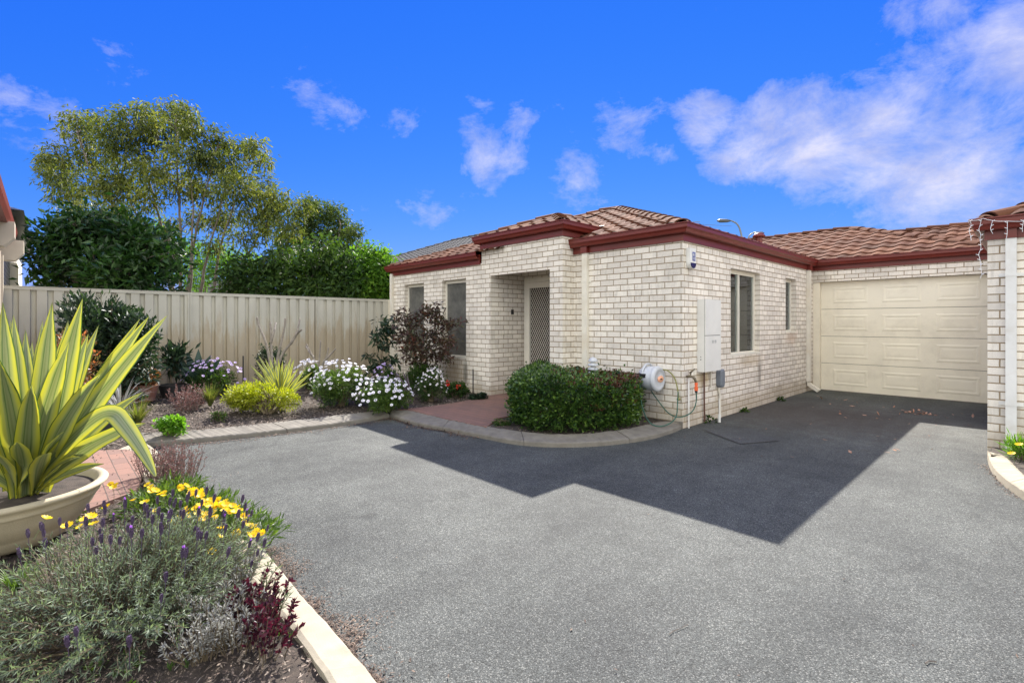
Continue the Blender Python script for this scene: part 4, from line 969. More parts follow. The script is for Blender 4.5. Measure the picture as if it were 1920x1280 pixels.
# ---- big variegated plant in the cream bowl (near left)
pc = PZ(-2, 2.98, .1)
bowl = empty('bowl_pot', pc, 'large cream bowl shaped planter at the lower left holding the striped plant', 'plant pot')
mb = MB(); zr = .52
QZ = lambda pr: [(r, .1+(z-.1)*.74) for r, z in pr]
mb.lathe(pc*(1,1,0), QZ([(0,.10),(.30,.10),(.315,.115),(.34,.14),(.37,.20),(.375,.215),(.385,.225),(.435,.33),(.46,.40),(.463,.405),(.472,.415),(.478,.43),(.475,.445),(.50,.475),(.512,.49),(.514,.505),(.505,.52),(.485,.524),(.465,.515),(.455,.49),(.44,.45)]), 64)
mb.build('pot', M['pot_cream'], bowl, smooth=True)
mb = MB(); mb.lathe(pc*(1,1,0), QZ([(.445,.455),(.3,.47),(0,.48)]), 40); mb.build('potting_soil', M['soil'], bowl)
ag = empty('variegated_plant', pc+(0,0,.37), 'tall yellow and green striped sword leaved plant in the cream bowl', 'plant')
def blade(root, base, tip, W, mat, side=None, bend=.15, n=12, sag=0.0, name='leaf', chan=.22, wmid=.45, face=None, base_w=.4):
    """sword leaf: width profile along a curve, channelled cross section"""
    base = np.array(base, float); tip = np.array(tip, float); t = np.linspace(0, 1, n)
    L = np.linalg.norm(tip-base); ctrl = base*.5+tip*.5+np.array((0, 0, bend*L)); 
    pts = ((1-t)**2)[:, None]*base+(2*t*(1-t))[:, None]*ctrl+(t**2)[:, None]*tip
    pts[:, 2] -= sag*L*t**3
    T = np.gradient(pts, axis=0); T /= np.linalg.norm(T, axis=1)[:, None]
    f = np.array(face if face is not None else (0, 0, 1.), float)
    Sd = np.cross(T, f); Sd /= np.linalg.norm(Sd, axis=1)[:, None]+1e-9; U = np.cross(Sd, T)
    wv = np.interp(t, [0, .12, wmid, .75, .92, 1], [base_w, base_w*.85, 1, .68, .22, .01])*W/2
    us = np.array((-1, -.6, -.2, .2, .6, 1.)); k = len(us)
    wavy = rng.normal(0, .02, n)*W
    v = pts[:, None]+Sd[:, None]*(us[None, :, None]*wv[:, None, None])+U[:, None]*((us**2)[None, :, None]*chan*wv[:, None, None]) + U[:, None]*wavy[:, None, None]*us[None, :, None]
    uv = np.stack(np.broadcast_arrays((us[None, :]+1)/2, t[:, None]), -1)
    I = np.arange(n*k).reshape(n, k)
    mb = MB(); mb.add(v.reshape(-1, 3), np.stack([I[:-1, :-1], I[:-1, 1:], I[1:, 1:], I[1:, :-1]], -1).reshape(-1, 4), uv.reshape(-1, 2))
    return mb.build(name, M[mat], root, smooth=True)
ab = PZ(50, 2.98, .1)+(0, 0, .29); camd = np.array((0, 0, EYE))
def cf(p, k=.6): v = camd-np.array(p); v /= np.linalg.norm(v); return v*k+np.array((0, 0, 1-k))
# (tip px, tip py, tip depth, width, bend, sag)
spec = [(5,566,2.9,.13,.03,0),(-70,600,2.8,.13,.05,0),(48,618,3.3,.11,.02,0),(60,640,3.5,.10,.02,0),(98,566,3.0,.13,.04,0),(155,560,2.85,.14,.06,0),(166,626,3.15,.11,.08,0),
 (262,598,3.2,.10,.05,0),(280,592,3.0,.12,.05,0),(315,590,2.85,.12,.06,0),(300,600,3.3,.10,.05,0),(268,735,3.35,.10,.14,0),(274,793,2.9,.13,.13,0),(-60,560,3.2,.12,.05,0),(-130,640,3.0,.12,.1,0),
 (-20,640,2.55,.15,.06,0),(100,640,3.6,.10,.05,0),(-160,760,2.9,.12,.15,0),(-110,860,2.6,.11,.2,0),(20,600,3.45,.10,.02,0),(215,700,3.5,.10,.1,0),(-30,700,2.6,.14,.12,0),(130,640,2.6,.12,.12,0),(60,720,2.45,.12,.12,0),(185,610,3.3,.10,.05,0),(235,640,3.05,.11,.08,0),(128,600,3.2,.11,.03,0),(25,590,3.1,.12,.03,0),(190,700,2.6,.12,.12,0),(0,680,2.45,.13,.1,0),(245,800,3.1,.10,.15,0),(80,600,3.4,.10,.02,0)]
for i, (x, y, b, W, bd, sg) in enumerate(spec):
    t = P(x, y, b); d = t-ab; d[2] = 0; d /= np.linalg.norm(d)+1e-6
    st = ab+d*.05+np.array((rng.normal(0, .012), rng.normal(0, .012), 0.0 if i % 2 else .03))
    blade(ag, st, t, W*.96, 'varieg', bend=bd, sag=sg, face=cf((st+t)/2, .75), base_w=.62, wmid=.42, n=16)
for x, y, b, W in ((150,850,2.75,.10),(120,800,2.6,.11),(175,820,2.95,.10),(30,820,2.5,.12),(-20,840,2.45,.11),(90,840,2.5,.10),(195,865,3.1,.09)):
    t = P(x, y, b); blade(ag, ab+(rng.normal(0,.02),rng.normal(0,.02),-.02), t, W, 'varieg', bend=.12, sag=.03, face=cf(t, .6), base_w=.6, n=12)
# the leaf that folds over and hangs down outside the bowl
k1 = P(205, 762, 2.75); k2 = P(292, 893, 2.6)
t = np.linspace(0, 1, 22); pts = smooth([ab+(.04,0,.03), ab*.5+k1*.5+(0,0,.05), k1+(0,0,-.0), P(240,805,2.68), P(270,850,2.63), k2], 3)
T = np.gradient(pts, axis=0); T /= np.linalg.norm(T, axis=1)[:, None]; n = len(pts); t = np.linspace(0, 1, n)
Sd = np.cross(T, cf(k1, .85)); Sd /= np.linalg.norm(Sd, axis=1)[:, None]; U = np.cross(Sd, T); wv = np.interp(t, [0,.45,.6,.8,1], [.035,.05,.042,.025,.001])
us = np.array((-1,-.5,0,.5,1.)); v = pts[:, None]+Sd[:, None]*(us[None,:,None]*wv[:,None,None])+U[:, None]*((us**2)[None,:,None]*.25*wv[:,None,None])
I = np.arange(n*5).reshape(n, 5); mb = MB(); mb.add(v.reshape(-1, 3), np.stack([I[:-1,:-1],I[:-1,1:],I[1:,1:],I[1:,:-1]], -1).reshape(-1, 4), np.stack(np.broadcast_arrays((us[None,:]+1)/2, t[:,None]), -1).reshape(-1, 2))
mb.build('leaf', M['varieg'], ag, smooth=True)

# ---- lavender in the foreground
lc = G(215, 1135, .1); lav = empty('lavender_bush', lc, 'grey green lavender bush with dark purple flower heads in the near left corner', 'bush')
R = np.array((C_, S_, 0)); Fw = np.array((-S_, C_, 0))
mb = MB(); sm = MB(); tips = []; 
def lavsprig(p0, p1, nl, L, W):
    pts = smooth([p0, p0*.5+p1*.5+np.array((*rng.normal(0, .02, 2), .02)), p1], 1)
    sm.tube(pts, [.0028, .0012], 3, cap=False)
    t = np.linspace(.22, 1, nl)**.85; ii = np.interp(t, np.linspace(0, 1, len(pts)), np.arange(len(pts)))
    C = np.stack([np.interp(ii, np.arange(len(pts)), pts[:, k]) for k in range(3)], 1)
    ax = (pts[-1]-pts[-2]); ax /= np.linalg.norm(ax); th = np.arange(nl)*1.9+rng.uniform(0, 6); a = np.cross(ax, (1, 0, .1)); a /= np.linalg.norm(a); b = np.cross(ax, a)
    rad = np.cos(th)[:, None]*a+np.sin(th)[:, None]*b
    mb.leaves(C, rad*.75+ax*.85+rng.normal(0, .12, (nl, 3)), rad+ax*.2, L*(1-.35*np.abs(t-.5)), W, .05)
for i in range(1150):
    a = rng.uniform(0, 2*pi); q = rng.uniform(0, 1)**.5; u, v = cos(a)*q*.78, sin(a)*q*.72
    base = lc+R*u*.5+Fw*(v*.55); h = (.30*math.sqrt(max(.05, 1-(q*.9)**2))+rng.uniform(-.06, .07))
    tip = lc+R*u*.78+Fw*v*.80+np.array((0, 0, h)); tip += R*rng.normal(.03, .04)
    if v < 0: tip = tip+Fw*v*.30-(0, 0, abs(v)*.08)
    if u < -.1 and v > -.35 and rng.random() < .72: continue
    st_ = tip-(tip-base)*min(1, .26/np.linalg.norm(tip-base))
    lavsprig(st_, tip, 20, .036, .0048); tips.append((tip, tip-st_, q))
    if i % 3 == 0: sm.tube([base, st_], .003, 3, cap=False)
mb.build('foliage', M['lavender'], lav); sm.build('stem', M['stem'], lav)
hd = MB(); n = 9
for j in range(n):   # flower head of little stacked calyxes
    a = np.arange(6)*pi/3+j*.5; r = .0062*math.sin(pi*(j+1.2)/(n+1.4)); C = np.stack([np.cos(a)*r*.6, np.sin(a)*r*.6, 0*a+j*.0037], 1)
    hd.leaves(C, np.stack([np.cos(a)*.55, np.sin(a)*.55, 0*a+1], 1), np.stack([np.cos(a), np.sin(a), 0*a], 1), .0085, .0065, 0)
hd.tube([(0,0,-.09),(0,0,-.002)], .0011, 3, cap=False); hd.tube([(0,0,-.002),(0,0,.017),(0,0,.035)], [.004,.0068,.002], 6)
ho = hd.build('flower_head', M['lav_flower']); HD = ho.data; bpy.data.objects.remove(ho)
hd = MB(); hd.leaves(np.array([(0,0,0.)]*3), np.array([(.3,0,1),(-.2,.2,1),(0,-.3,1.)]), np.array([(1,0,.2),(0,1,.2),(1,1,0.)]), .014, .008, 0); bo = hd.build('bract', M['lav_bract']); BR = bo.data; bpy.data.objects.remove(bo)
sm = MB(); order = rng.permutation(len(tips)); cnt = 0
for i in order:
    tip, d, q = tips[i]; f = np.dot(tip-lc, Fw); uu = np.dot(tip-lc, R)
    if f < -.15 and rng.random() < .72: continue
    d = d/np.linalg.norm(d)*.3+np.array((0, 0, 1.)); d /= np.linalg.norm(d); p = tip+d*rng.uniform(.05, .11)
    s = rng.uniform(.8, 1.2)
    o = bpy.data.objects.new('flower_head', HD); COL.objects.link(o); o.parent = lav; o.location = [float(t) for t in p-lc]; o.rotation_euler = Vector(tuple(d)).to_track_quat('Z', 'Y').to_euler(); o.scale = (s*1.15, s*1.15, s)
    if rng.random() < .12:
        o2 = bpy.data.objects.new('bract', BR); COL.objects.link(o2); o2.parent = o; o2.location = (0, 0, .034)
    cnt += 1
    if cnt >= 98: break

# ---- yellow gazania along the kerb
gz = G(395, 985, .1); ge = empty('yellow_daisy_plant', gz, 'low clump of bright yellow daisies spilling over the pale kerb', 'flowering plant')
mb = MB(); segs = [G(330,925,.1), G(385,955,.1), G(430,985,.1), G(465,1010,.1), G(400,1000,.1), G(350,965,.1), G(290,950,.1)]; cs = []
for s_ in segs:
    C, D = ell(95, s_, (.20,.20,.12), .3); ok = C[:, 2] > .06; cs.append(C[ok]); cl_leaves(mb, C[ok], D[ok], .07, .012, .5, .7, 6, .15, jit=.02)
mb.build('foliage', M['daisy_leaf'], ge)
sm = MB(); pl = [(665,90),(690,100),(680,112),(905,105),(930,130),(960,150),(985,140),(1080,105),(1115,98),(1100,120),(1135,140),(1160,135),(1195,155),(1220,165),(1205,150),(1260,185),(1285,190),(1310,190),(1345,215),(1210,215),(1240,220),(1300,220),(1120,235),(1170,235),(1165,150),(1085,290),(1125,270),(1215,295),(1260,290),(1300,290),(1395,220),(1440,245),(1380,255),(1460,280),(1350,240),(1490,335),(1530,345),(1575,380),(1520,395),(1345,350),(1320,355),(1320,405),(1230,300),(1410,262),(1280,265),(870,200),(1050,315),(1080,305),(1020,430),(925,250),(800,185),(640,225),(545,285),(560,330),(515,300),(480,345),(405,340),(275,295),(1275,495),(1500,400),(1475,312),(1330,205),(1248,188),(1190,262),(1420,385)]
for (zx, zy) in (pl+[(a_+rng.normal(0, 22), b_+rng.normal(0, 16)) for a_, b_ in pl if a_ > 900])[:99]:
    x, y = zx/3.2, 880+zy/3.2; b = F*(EYE-.27)/(y-HY); p = P(x, y, b)
    if x < 190: p = P(x, y, 2.62)
    o = bpy.data.objects.new('flower', D_YEL); COL.objects.link(o); o.parent = ge; o.location = [float(t) for t in p-gz]
    nv = np.array((0, 0, 1.))+rng.normal(0, .35, 3)-Fw*.25; o.rotation_euler = Vector(tuple(nv)).to_track_quat('Z', 'Y').to_euler(); s = rng.uniform(.55, .95); o.scale = (s,)*3

# ---- silver-grey and burgundy plants by the near kerb
def sprig_plant(name, label, cat, segs, mat, n, hgt, L, W, rad, nl=18, lean=(0,0,0), stemmat='stem'):
    root = empty(name, segs[0], label, cat); mb = MB(); sm = MB()
    for i in range(n):
        s_ = segs[rng.integers(len(segs))]; a = rng.uniform(0, 2*pi); q = rng.uniform(0, 1)**.5*rad
        b0 = s_+np.array((cos(a)*q*.5, sin(a)*q*.5, 0)); h = hgt*rng.uniform(.55, 1.1)
        t = s_+np.array((cos(a)*q, sin(a)*q, h))+np.array(lean)*h
        pts = smooth([b0, b0*.5+t*.5+rng.normal(0, .012, 3), t], 1); sm.tube(pts, [.0028, .0014], 3, cap=False)
        tt = rng.uniform(.25, 1, nl); C = np.stack([np.interp(tt, np.linspace(0, 1, len(pts)), pts[:, k]) for k in range(3)], 1)
        D = runit(nl)*.8+(t-b0)/np.linalg.norm(t-b0)*.9; mb.leaves(C, D, runit(nl), rng.uniform(.6, 1.2, nl)*L, W, .05)
    mb.build('foliage', M[mat], root); sm.build('stem', M[stemmat], root); return root
g_ = lambda x, y: G(x, y, .09)
sprig_plant('silver_leaf_plant', 'dry silvery grey plant between the lavender and the burgundy sprigs', 'plant', [g_(395,1110), g_(430,1140), g_(400,1180), g_(440,1210), g_(380,1230), g_(440,1100)], 'silver', 230, .17, .022, .006, .13, 26)
sprig_plant('burgundy_plant', 'small burgundy leaved plant beside the near pale kerb', 'plant', [g_(485,1165), g_(515,1190), g_(475,1215), g_(510,1235), g_(460,1165)], 'burgundy', 52, .17, .030, .014, .10, 22, lean=(.12,.15,0))
sprig_plant('lavender_seedling', 'lone green lavender sprig leaning over the near pale kerb', 'plant', [g_(515,1160), g_(490,1120)], 'lavender', 9, .17, .034, .005, .05, 26, lean=(.3,.3,0))
sprig_plant('wiry_shrub', 'wiry reddish brown shrub on the kerb corner above the yellow daisies', 'shrub', [g_(300,905), g_(330,915), g_(345,900), g_(320,890), g_(285,895)], 'twig_red', 210, .27, .022, .007, .17, 18, stemmat='bark')
sprig_plant('reddish_shrub', 'small pinkish red shrub in the mulch beside the grass tuft', 'shrub', [G(350,775,.12), G(365,765,.13), G(342,765,.13)], 'twig_red', 150, .34, .035, .011, .22, 16, stemmat='bark')

# ---- mid bed plants
def potthing(px, b, r, h, mat, label, zb=None, taper=.75):
    c = PZ(px, b, 0); c[2] = bedz(c[0], c[1]) if zb is None else zb
    e_ = empty('plant_pot', c, label, 'plant pot'); mb = MB(); mb.lathe(c, [(0,0),(r*taper,0),(r*.97,h*.85),(r,h*.86),(r*1.04,h),(r*.93,h),(r*.9,h*.85)], 28); mb.build('pot', M[mat], e_, smooth=False)
    mb = MB(); mb.lathe(c, [(r*.92,h*.86),(0,h*.9)], 20); mb.build('potting_soil', M['soil'], e_); return c, h
bush('leafy_shrub', 'tall dark blue green leafy shrub against the left part of the fence', 'shrub', 196, 7.15, 1.75, 1.95, 'shrub', 9000, .10, .034, depth=1.1, zb=.2, lumps=10, up=.5, fold=.15, shell=.25, per=7, spread=.9)
bush('orange_tipped_shrub', 'shrub with orange red new leaves behind the striped plant', 'shrub', 148, 6.1, 1.0, 1.25, 'nandina', 6500, .06, .015, depth=.8, zb=.3, lumps=9, up=.6, per=8, spread=.8)
c, h = potthing(262, 7.6, .25, .26, 'terracotta', 'weathered terracotta pot left of the black pot near the fence')
bush('rusty_leaf_plant', 'rusty orange leaved plant filling the terracotta pot', 'plant', 265, 7.6, .62, .34, 'orange_leaf', 2600, .045, .018, zb=c[2]+h*.8, per=6)
c, h = potthing(326, 8.15, .22, .19, 'pot_dark', 'shallow black bowl pot by the fence holding a small leafy plant')
bush('potted_seedling', 'small dark leafy plant growing in the black bowl pot', 'plant', 326, 8.15, .42, .55, 'shrub', 420, .15, .045, zb=c[2]+h+.12, lumps=3, fold=.15, per=6)
aga = PZ(372, 8.45, 0); aga[2] = bedz(*aga[:2]); ar = empty('agave_plant', aga, 'dark blue green agave with broad pointed leaves by the fence', 'plant')
for x, y, b in ((338,690,8.3),(350,660,8.5),(372,654,8.55),(395,665,8.5),(414,672,8.4),(332,672,8.5),(384,675,8.2),(358,685,8.15),(405,690,8.2)): blade(ar, aga+(0,0,.05), P(x, y, b), .15, 'agave', bend=.08, face=cf(aga, .7), n=8)
def dbush(label, px, b, w, h, me, nf, leaf='daisy_leaf', nl=2600, tow=.3, sc=(.8,1.2), L=.055, W=.014, group=None, zmin=.3, depth=None):
    sc = (sc[0]*.82, sc[1]*.82)
    r_, base, cs = bush('daisy_bush', label, 'flowering plant', px, b, w*1.12, h*.98, leaf, int(nl*1.8), L, W, lumps=7, up=.5, per=7, group=group, depth=depth)
    flowers(r_, me, base, w*.95, h, nf, toward=tow, sc=sc, zmin=zmin, depth=depth); return r_
gp = 'daisy bushes in the garden bed'
dbush('lilac flowered daisy bush beside the agave at the fence', 402, 8.3, 1.05, .60, D_PUR, 70, 'green', 3000, group=gp)
dbush('blue white daisy clump in front of the small bare frangipani', 580, 8.9, .62, .55, D_WHT, 26, 'daisy_leaf', 1300, group=gp, sc=(1.0,1.5))
dbush('tall white daisy bush right of the lime shrub', 640, 7.75, 1.08, .70, D_WHT, 98, 'daisy_leaf', 4200, group=gp, sc=(.85,1.15), zmin=.25)
dbush('low spreading white daisy bush at the kerb end of the bed', 720, 7.5, 1.05, .50, D_WHT, 98, 'daisy_leaf', 3600, group=gp, zmin=.15, sc=(.85,1.2))
dbush('small lilac daisy clump under the bronze shrub', 722, 8.8, .55, .52, D_PUR, 36, 'green', 1400, group=gp, sc=(.8,1.2))
dbush('fine leaved bush of tiny white flowers next to the porch paving', 808, 8.3, .60, .56, D_SM, 90, 'green', 3600, L=.035, W=.007, group=gp, sc=(1.0,1.6), zmin=.2)
bush('lime_shrub', 'spreading bright lime green shrub behind the back kerb', 'shrub', 503, 7.1, 1.5, .52, 'lime', 12000, .040, .012, lumps=11, up=.35, per=8, shell=.55, depth=.9)
bush('geranium_plant', 'small fresh green leafy clump at the left end of the back kerb', 'plant', 322, 5.85, .38, .24, 'geranium', 1300, .045, .036, per=5)
bush('groundcover_plant', 'tiny low green plant in the mulch in front of the grass tuft', 'plant', 410, 6.6, .26, .12, 'daisy_leaf', 500, .03, .012, per=5)
yc = PZ(526, 7.75, 0); yc[2] = bedz(*yc[:2]); yr_ = empty('striped_sword_plant', yc, 'yellow striped sword leaved plant rising behind the lime shrub', 'plant')
for x, y, b in ((468,683,7.6),(478,672,7.8),(484,665,8),(497,672,7.6),(505,668,7.8),(514,668,7.9),(522,672,7.5),(530,676,7.6),(538,680,7.7),(546,668,8),(552,672,7.8),(560,690,7.5),(572,692,7.7),(586,697,7.8),(580,716,7.4),(470,705,7.4),(490,690,7.3),(548,690,7.3),(512,690,7.3),(560,705,7.4)): blade(yr_, yc+(rng.normal(0,.04),rng.normal(0,.04),.05), P(x, y, b), .058, 'varieg', bend=.04, face=cf(yc, .7), n=7)
def grasst(name, label, px, b, mat, n, Lr, spread, W=.006, zb=None):
    c = PZ(px, b, 0); c[2] = bedz(*c[:2]) if zb is None else zb; mb = MB()
    for i in range(n):
        a = rng.uniform(0, 2*pi); L = rng.uniform(*Lr); s = rng.uniform(.2, 1)*spread; t = np.linspace(0, 1, 6); d = np.array((cos(a), sin(a), 0)); sd = np.array((-sin(a), cos(a), 0))
        pts = c+d*(t[:, None]**1.3*L*s)+np.array((0, 0, 1.))*((t-(.55*s)*t**2.4)[:, None]*L)+d*.02; ww = W*np.array((1,1,.95,.8,.5,.05))/2
        v = np.concatenate([pts-sd*ww[:, None], pts+sd*ww[:, None]]); mb.add(v, [(k, k+1, 7+k, 6+k) for k in range(5)], [(0, q) for q in t]+[(1, q) for q in t])
    return tag(mb.build(name, M[mat], None, False, c), label, 'grass')
grasst('grass_tuft', 'small tuft of brown and green grass beside the lilac daisies', 394, 7.4, 'grass', 260, (.2,.42), .6)
grasst('grass_tuft', 'green and straw grass tuft behind the dark bowl pot', 258, 6.2, 'grass', 240, (.2,.45), .8)
grasst('silver_grass', 'arching silver bladed grass plant in the dark bowl pot', 225, 5.9, 'silver', 70, (.3,.6), 1.1, .014, .30)
potthing(180, 5.55, .22, .20, 'pot_dark', 'dark grey bowl pot half hidden behind the striped plant', .1)
grasst('grass_tuft', 'thin fresh blades left of the bowl at the very left edge', 30, 2.45, 'daisy_leaf', 160, (.06,.16), 1.2, .007, .09)
# dark conifer-like shrub behind frangipani
bush('dense_shrub', 'small dense dark green shrub at the fence behind the bare frangipani', 'shrub', 508, 8.9, .62, .95, 'shrub', 3600, .045, .014, zb=.25, lumps=8, up=.7, per=7, shell=.3)
def frangi(px, b, zb, paths, label, r=.026):
    c = PZ(px, b, zb); root = empty('frangipani_tree', c, label, 'small tree', 'bare frangipanis by the fence'); mb = MB()
    for pth in paths:
        pts = [P(x, y, b+db) for x, y, db in pth]; mb.tube(smooth(pts, 2), [r, r*.9, r*.62, r*.66], 8)
        mb.lathe(pts[-1], [(0,-.01),(r*.6,0),(r*.5,.012),(0,.02)], 8)
    mb.build('trunk', M['bark_grey'], root, smooth=True)
frangi(510, 8.55, .2, [[(512,745,0),(508,690,0),(499,640,0),(484,610,0),(482,596,0)], [(512,745,0),(510,680,0),(508,635,0),(507,605,.05)], [(512,745,0),(520,670,0),(530,630,0),(534,612,0),(535,598,0)], [(512,745,0),(524,668,0),(545,645,0),(558,622,0),(562,598,.1)], [(545,645,0),(556,626,0),(565,618,-.1)], [(508,642,0),(514,620,0),(517,606,.15)]], 'larger bare frangipani with upright grey branches at the fence')
frangi(598, 9.0, .2, [[(597,730,0),(596,690,0),(585,665,0),(575,646,0)], [(597,730,0),(598,680,0),(600,660,0),(601,640,0)], [(597,730,0),(603,685,0),(612,670,0),(616,653,0)], [(607,678,0),(620,664,0),(629,654,0)], [(588,670,0),(580,660,.1),(574,650,.2)]], 'smaller bare frangipani with forked twigs near the fence end', .022)
# plants against the front wall
bronze_spec = 1
slender_spec = 1
bush('understorey_plant', 'dark green foliage mass at the foot of the bronze shrub', 'plant', 790, 9.3, 1.1, .55, 'green', 3000, .06, .016, lumps=7, per=6, depth=.7)
fl = PZ(770, 8.55, 0); fl[2] = bedz(*fl[:2]); fr_ = empty('dark_flax', fl, 'dark purple grey flax between the two white flowered bushes', 'plant')
for i in range(22):
    a = rng.uniform(-1.2, 1.2); L = rng.uniform(.3, .55); blade(fr_, fl, fl+R*sin(a)*L+Fw*rng.uniform(-.2, .15)+np.array((0, 0, cos(a)*L)), .038, 'flax', bend=.12, face=cf(fl, .7), n=7)
r_, base, cs = bush('red_geranium', 'low plant with two scarlet blooms at the foot of the window wall', 'flowering plant', 855, 8.75, .5, .32, 'green', 1200, .05, .03)
mb = MB()
for x, y, s_ in ((839,718,.045),(861,726,.055)):
    c = P(x, y, 8.6); C, D = ell(26, c, (s_*.7,)*3, .5, False); m_ = MB(); cl_leaves(m_, C, D, .03, .028, .2, .4, 1); m_.build('bloom', M['red_petal'], r_)
bush('creeping_plant', 'flat dark green mat at the porch corner', 'plant', 896, 8.55, .42, .10, 'shrub', 1300, .035, .02, zb=.1)
bush('weed_tuft', 'small green weeds in the bed left of the hedge', 'plant', 938, 6.45, .34, .07, 'green', 700, .03, .012, zb=.08)
for px, b, lab, w in ((1345,6.93,'weed growing at the wall around the capped pipe',.18),(1400,7.8,'tiny weed at the wall base below the large window',.12),(1460,9.0,'tiny weed at the wall base below the small window',.12)):
    c = PZ(px, b, 0.0); c[0] = WX+.07; c[1] = PZ(px, b, 0)[1]; mb = MB(); C, D = ell(24, c, (w*.35, w*.6, w*.6), .2); cl_leaves(mb, C, D, .05, .02, .6, .7, 4); tag(mb.build('weed', M['green'], None, False, c), lab, 'weed')
# ---- clipped hedge
hp = np.array([G(960,792,.1)[:2], G(985,806,.1)[:2], G(1030,812,.1)[:2], G(1100,811,.1)[:2], G(1160,803,.1)[:2], G(1196,795,.1)[:2], G(1200,770,.1)[:2], G(1150,755,.1)[:2], G(1080,750,.1)[:2], G(1010,752,.1)[:2], G(972,765,.1)[:2]])
hc = hp.mean(0); he = empty('hedge', (*hc, .08), 'clipped dark green hedge with reddish tips in front of the bedroom wall', 'hedge')
hs_ = smooth(np.vstack([hp, hp[:1]]), 2)[:-1]
def topz(x, y):
    u = (x-hc[0])*C_+(y-hc[1])*S_; return .685+.035*np.sin(u*3.1+2.2)+.02*np.exp(-((u+.5)/.45)**2)-.05*np.exp(-((u-.12)/.22)**2)+.02*np.sin(u*11)
mb = MB(); mt = MB()
n = 3400; d = np.concatenate([[0], np.cumsum(np.linalg.norm(np.diff(np.vstack([hs_, hs_[:1]]), axis=0), axis=1))]); cl = np.vstack([hs_, hs_[:1]])
t = rng.uniform(0, d[-1], n); X = np.interp(t, d, cl[:, 0]); Y = np.interp(t, d, cl[:, 1]); q = rng.uniform(.86, 1.03, n)
X = hc[0]+(X-hc[0])*q; Y = hc[1]+(Y-hc[1])*q; Z = .1+rng.uniform(0, 1, n)*(topz(X, Y)-.12)
rnd = np.clip((Z-.62)/.25, 0, 1)*.10+np.clip((.25-Z)/.2, 0, 1)*.06; X = hc[0]+(X-hc[0])*(1-rnd); Y = hc[1]+(Y-hc[1])*(1-rnd)
C = np.stack([X, Y, Z], 1)+rng.normal(0, .024, (n, 3)); D = np.stack([X-hc[0], Y-hc[1], 0*X+.2], 1); D /= np.linalg.norm(D, axis=1)[:, None]
cl_leaves(mb, C, D, .046, .029, .3, .9, 7, .1, .12, jit=.026)
n = 1900; bx = rng.uniform(hp.min(0), hp.max(0), (n*2, 2)); ok = inpoly(bx[:, 0], bx[:, 1], hs_); bx = bx[ok][:n]; q = .96; bx = hc+(bx-hc)*q
C = np.stack([bx[:, 0], bx[:, 1], topz(bx[:, 0], bx[:, 1])-np.abs(rng.normal(0, .03, len(bx)))], 1); D = runit(len(bx))*.4+np.array((0, 0, 1.)); uu_ = (C[:, 0]-hc[0])*C_+(C[:, 1]-hc[1])*S_; od_ = np.argsort(-(uu_+rng.normal(0, .35, len(uu_)))); C, D = C[od_], D[od_]; h_ = len(C)*2//5
cl_leaves(mb, C[h_:], D[h_:], .042, .025, .4, .8, 7, .1, .12, jit=.025); cl_leaves(mt, C[:h_], D[:h_], .04, .022, .5, .8, 6, .1, .12, jit=.025)
k_ = 420; t = rng.uniform(0, d[-1], k_); X = np.interp(t, d, cl[:, 0]); Y = np.interp(t, d, cl[:, 1]); ok = ((X-hc[0])*C_+(Y-hc[1])*S_) > .1; X, Y = X[ok], Y[ok]; C = np.stack([X, Y, rng.uniform(.35, .74, len(X))], 1); cl_leaves(mt, C, np.stack([X-hc[0], Y-hc[1], 0*X+.3], 1), .042, .026, .4, .8, 3, .1, .12, jit=.02)
n = 2500; C = np.stack([*(hc+(hs_[rng.integers(len(hs_), size=n)]-hc)*rng.uniform(.3, .88, n)[:, None]).T, rng.uniform(.1, .74, n)], 1); cl_leaves(mb, C, runit(n), .05, .035, .1, .9, 3, jit=.03)
mb.build('foliage', M['hedge'], he); mt.build('new_growth', M['hedge_tip'], he)
sm = MB()
for i in range(40):
    p = hc+(hs_[rng.integers(len(hs_))]-hc)*rng.uniform(.1, .8); sm.tube([(*p, .06), (*(p+rng.normal(0, .05, 2)), .35), (*(p+rng.normal(0, .08, 2)), .7)], [.012, .004], 5, cap=False)
sm.build('stem', M['stem'], he)
# ---- small plant on the right edge
c = G(1912, 872, .1); rr_, base, cs = bush('yellow_daisy_plant', 'small green clump with two yellow daisies by the right edge wall', 'flowering plant', 1918, 4.75, .26, .20, 'bright', 900, .09, .008, zb=.1, up=.9, per=8)
for x, y in ((1897,851),(1911,834)):
    o = bpy.data.objects.new('flower', D_YEL); COL.objects.link(o); o.parent = rr_; p = P(x, y, 4.6); o.location = [float(t) for t in p-np.array(rr_.location)]; o.rotation_euler = (.3, -.2, 0)

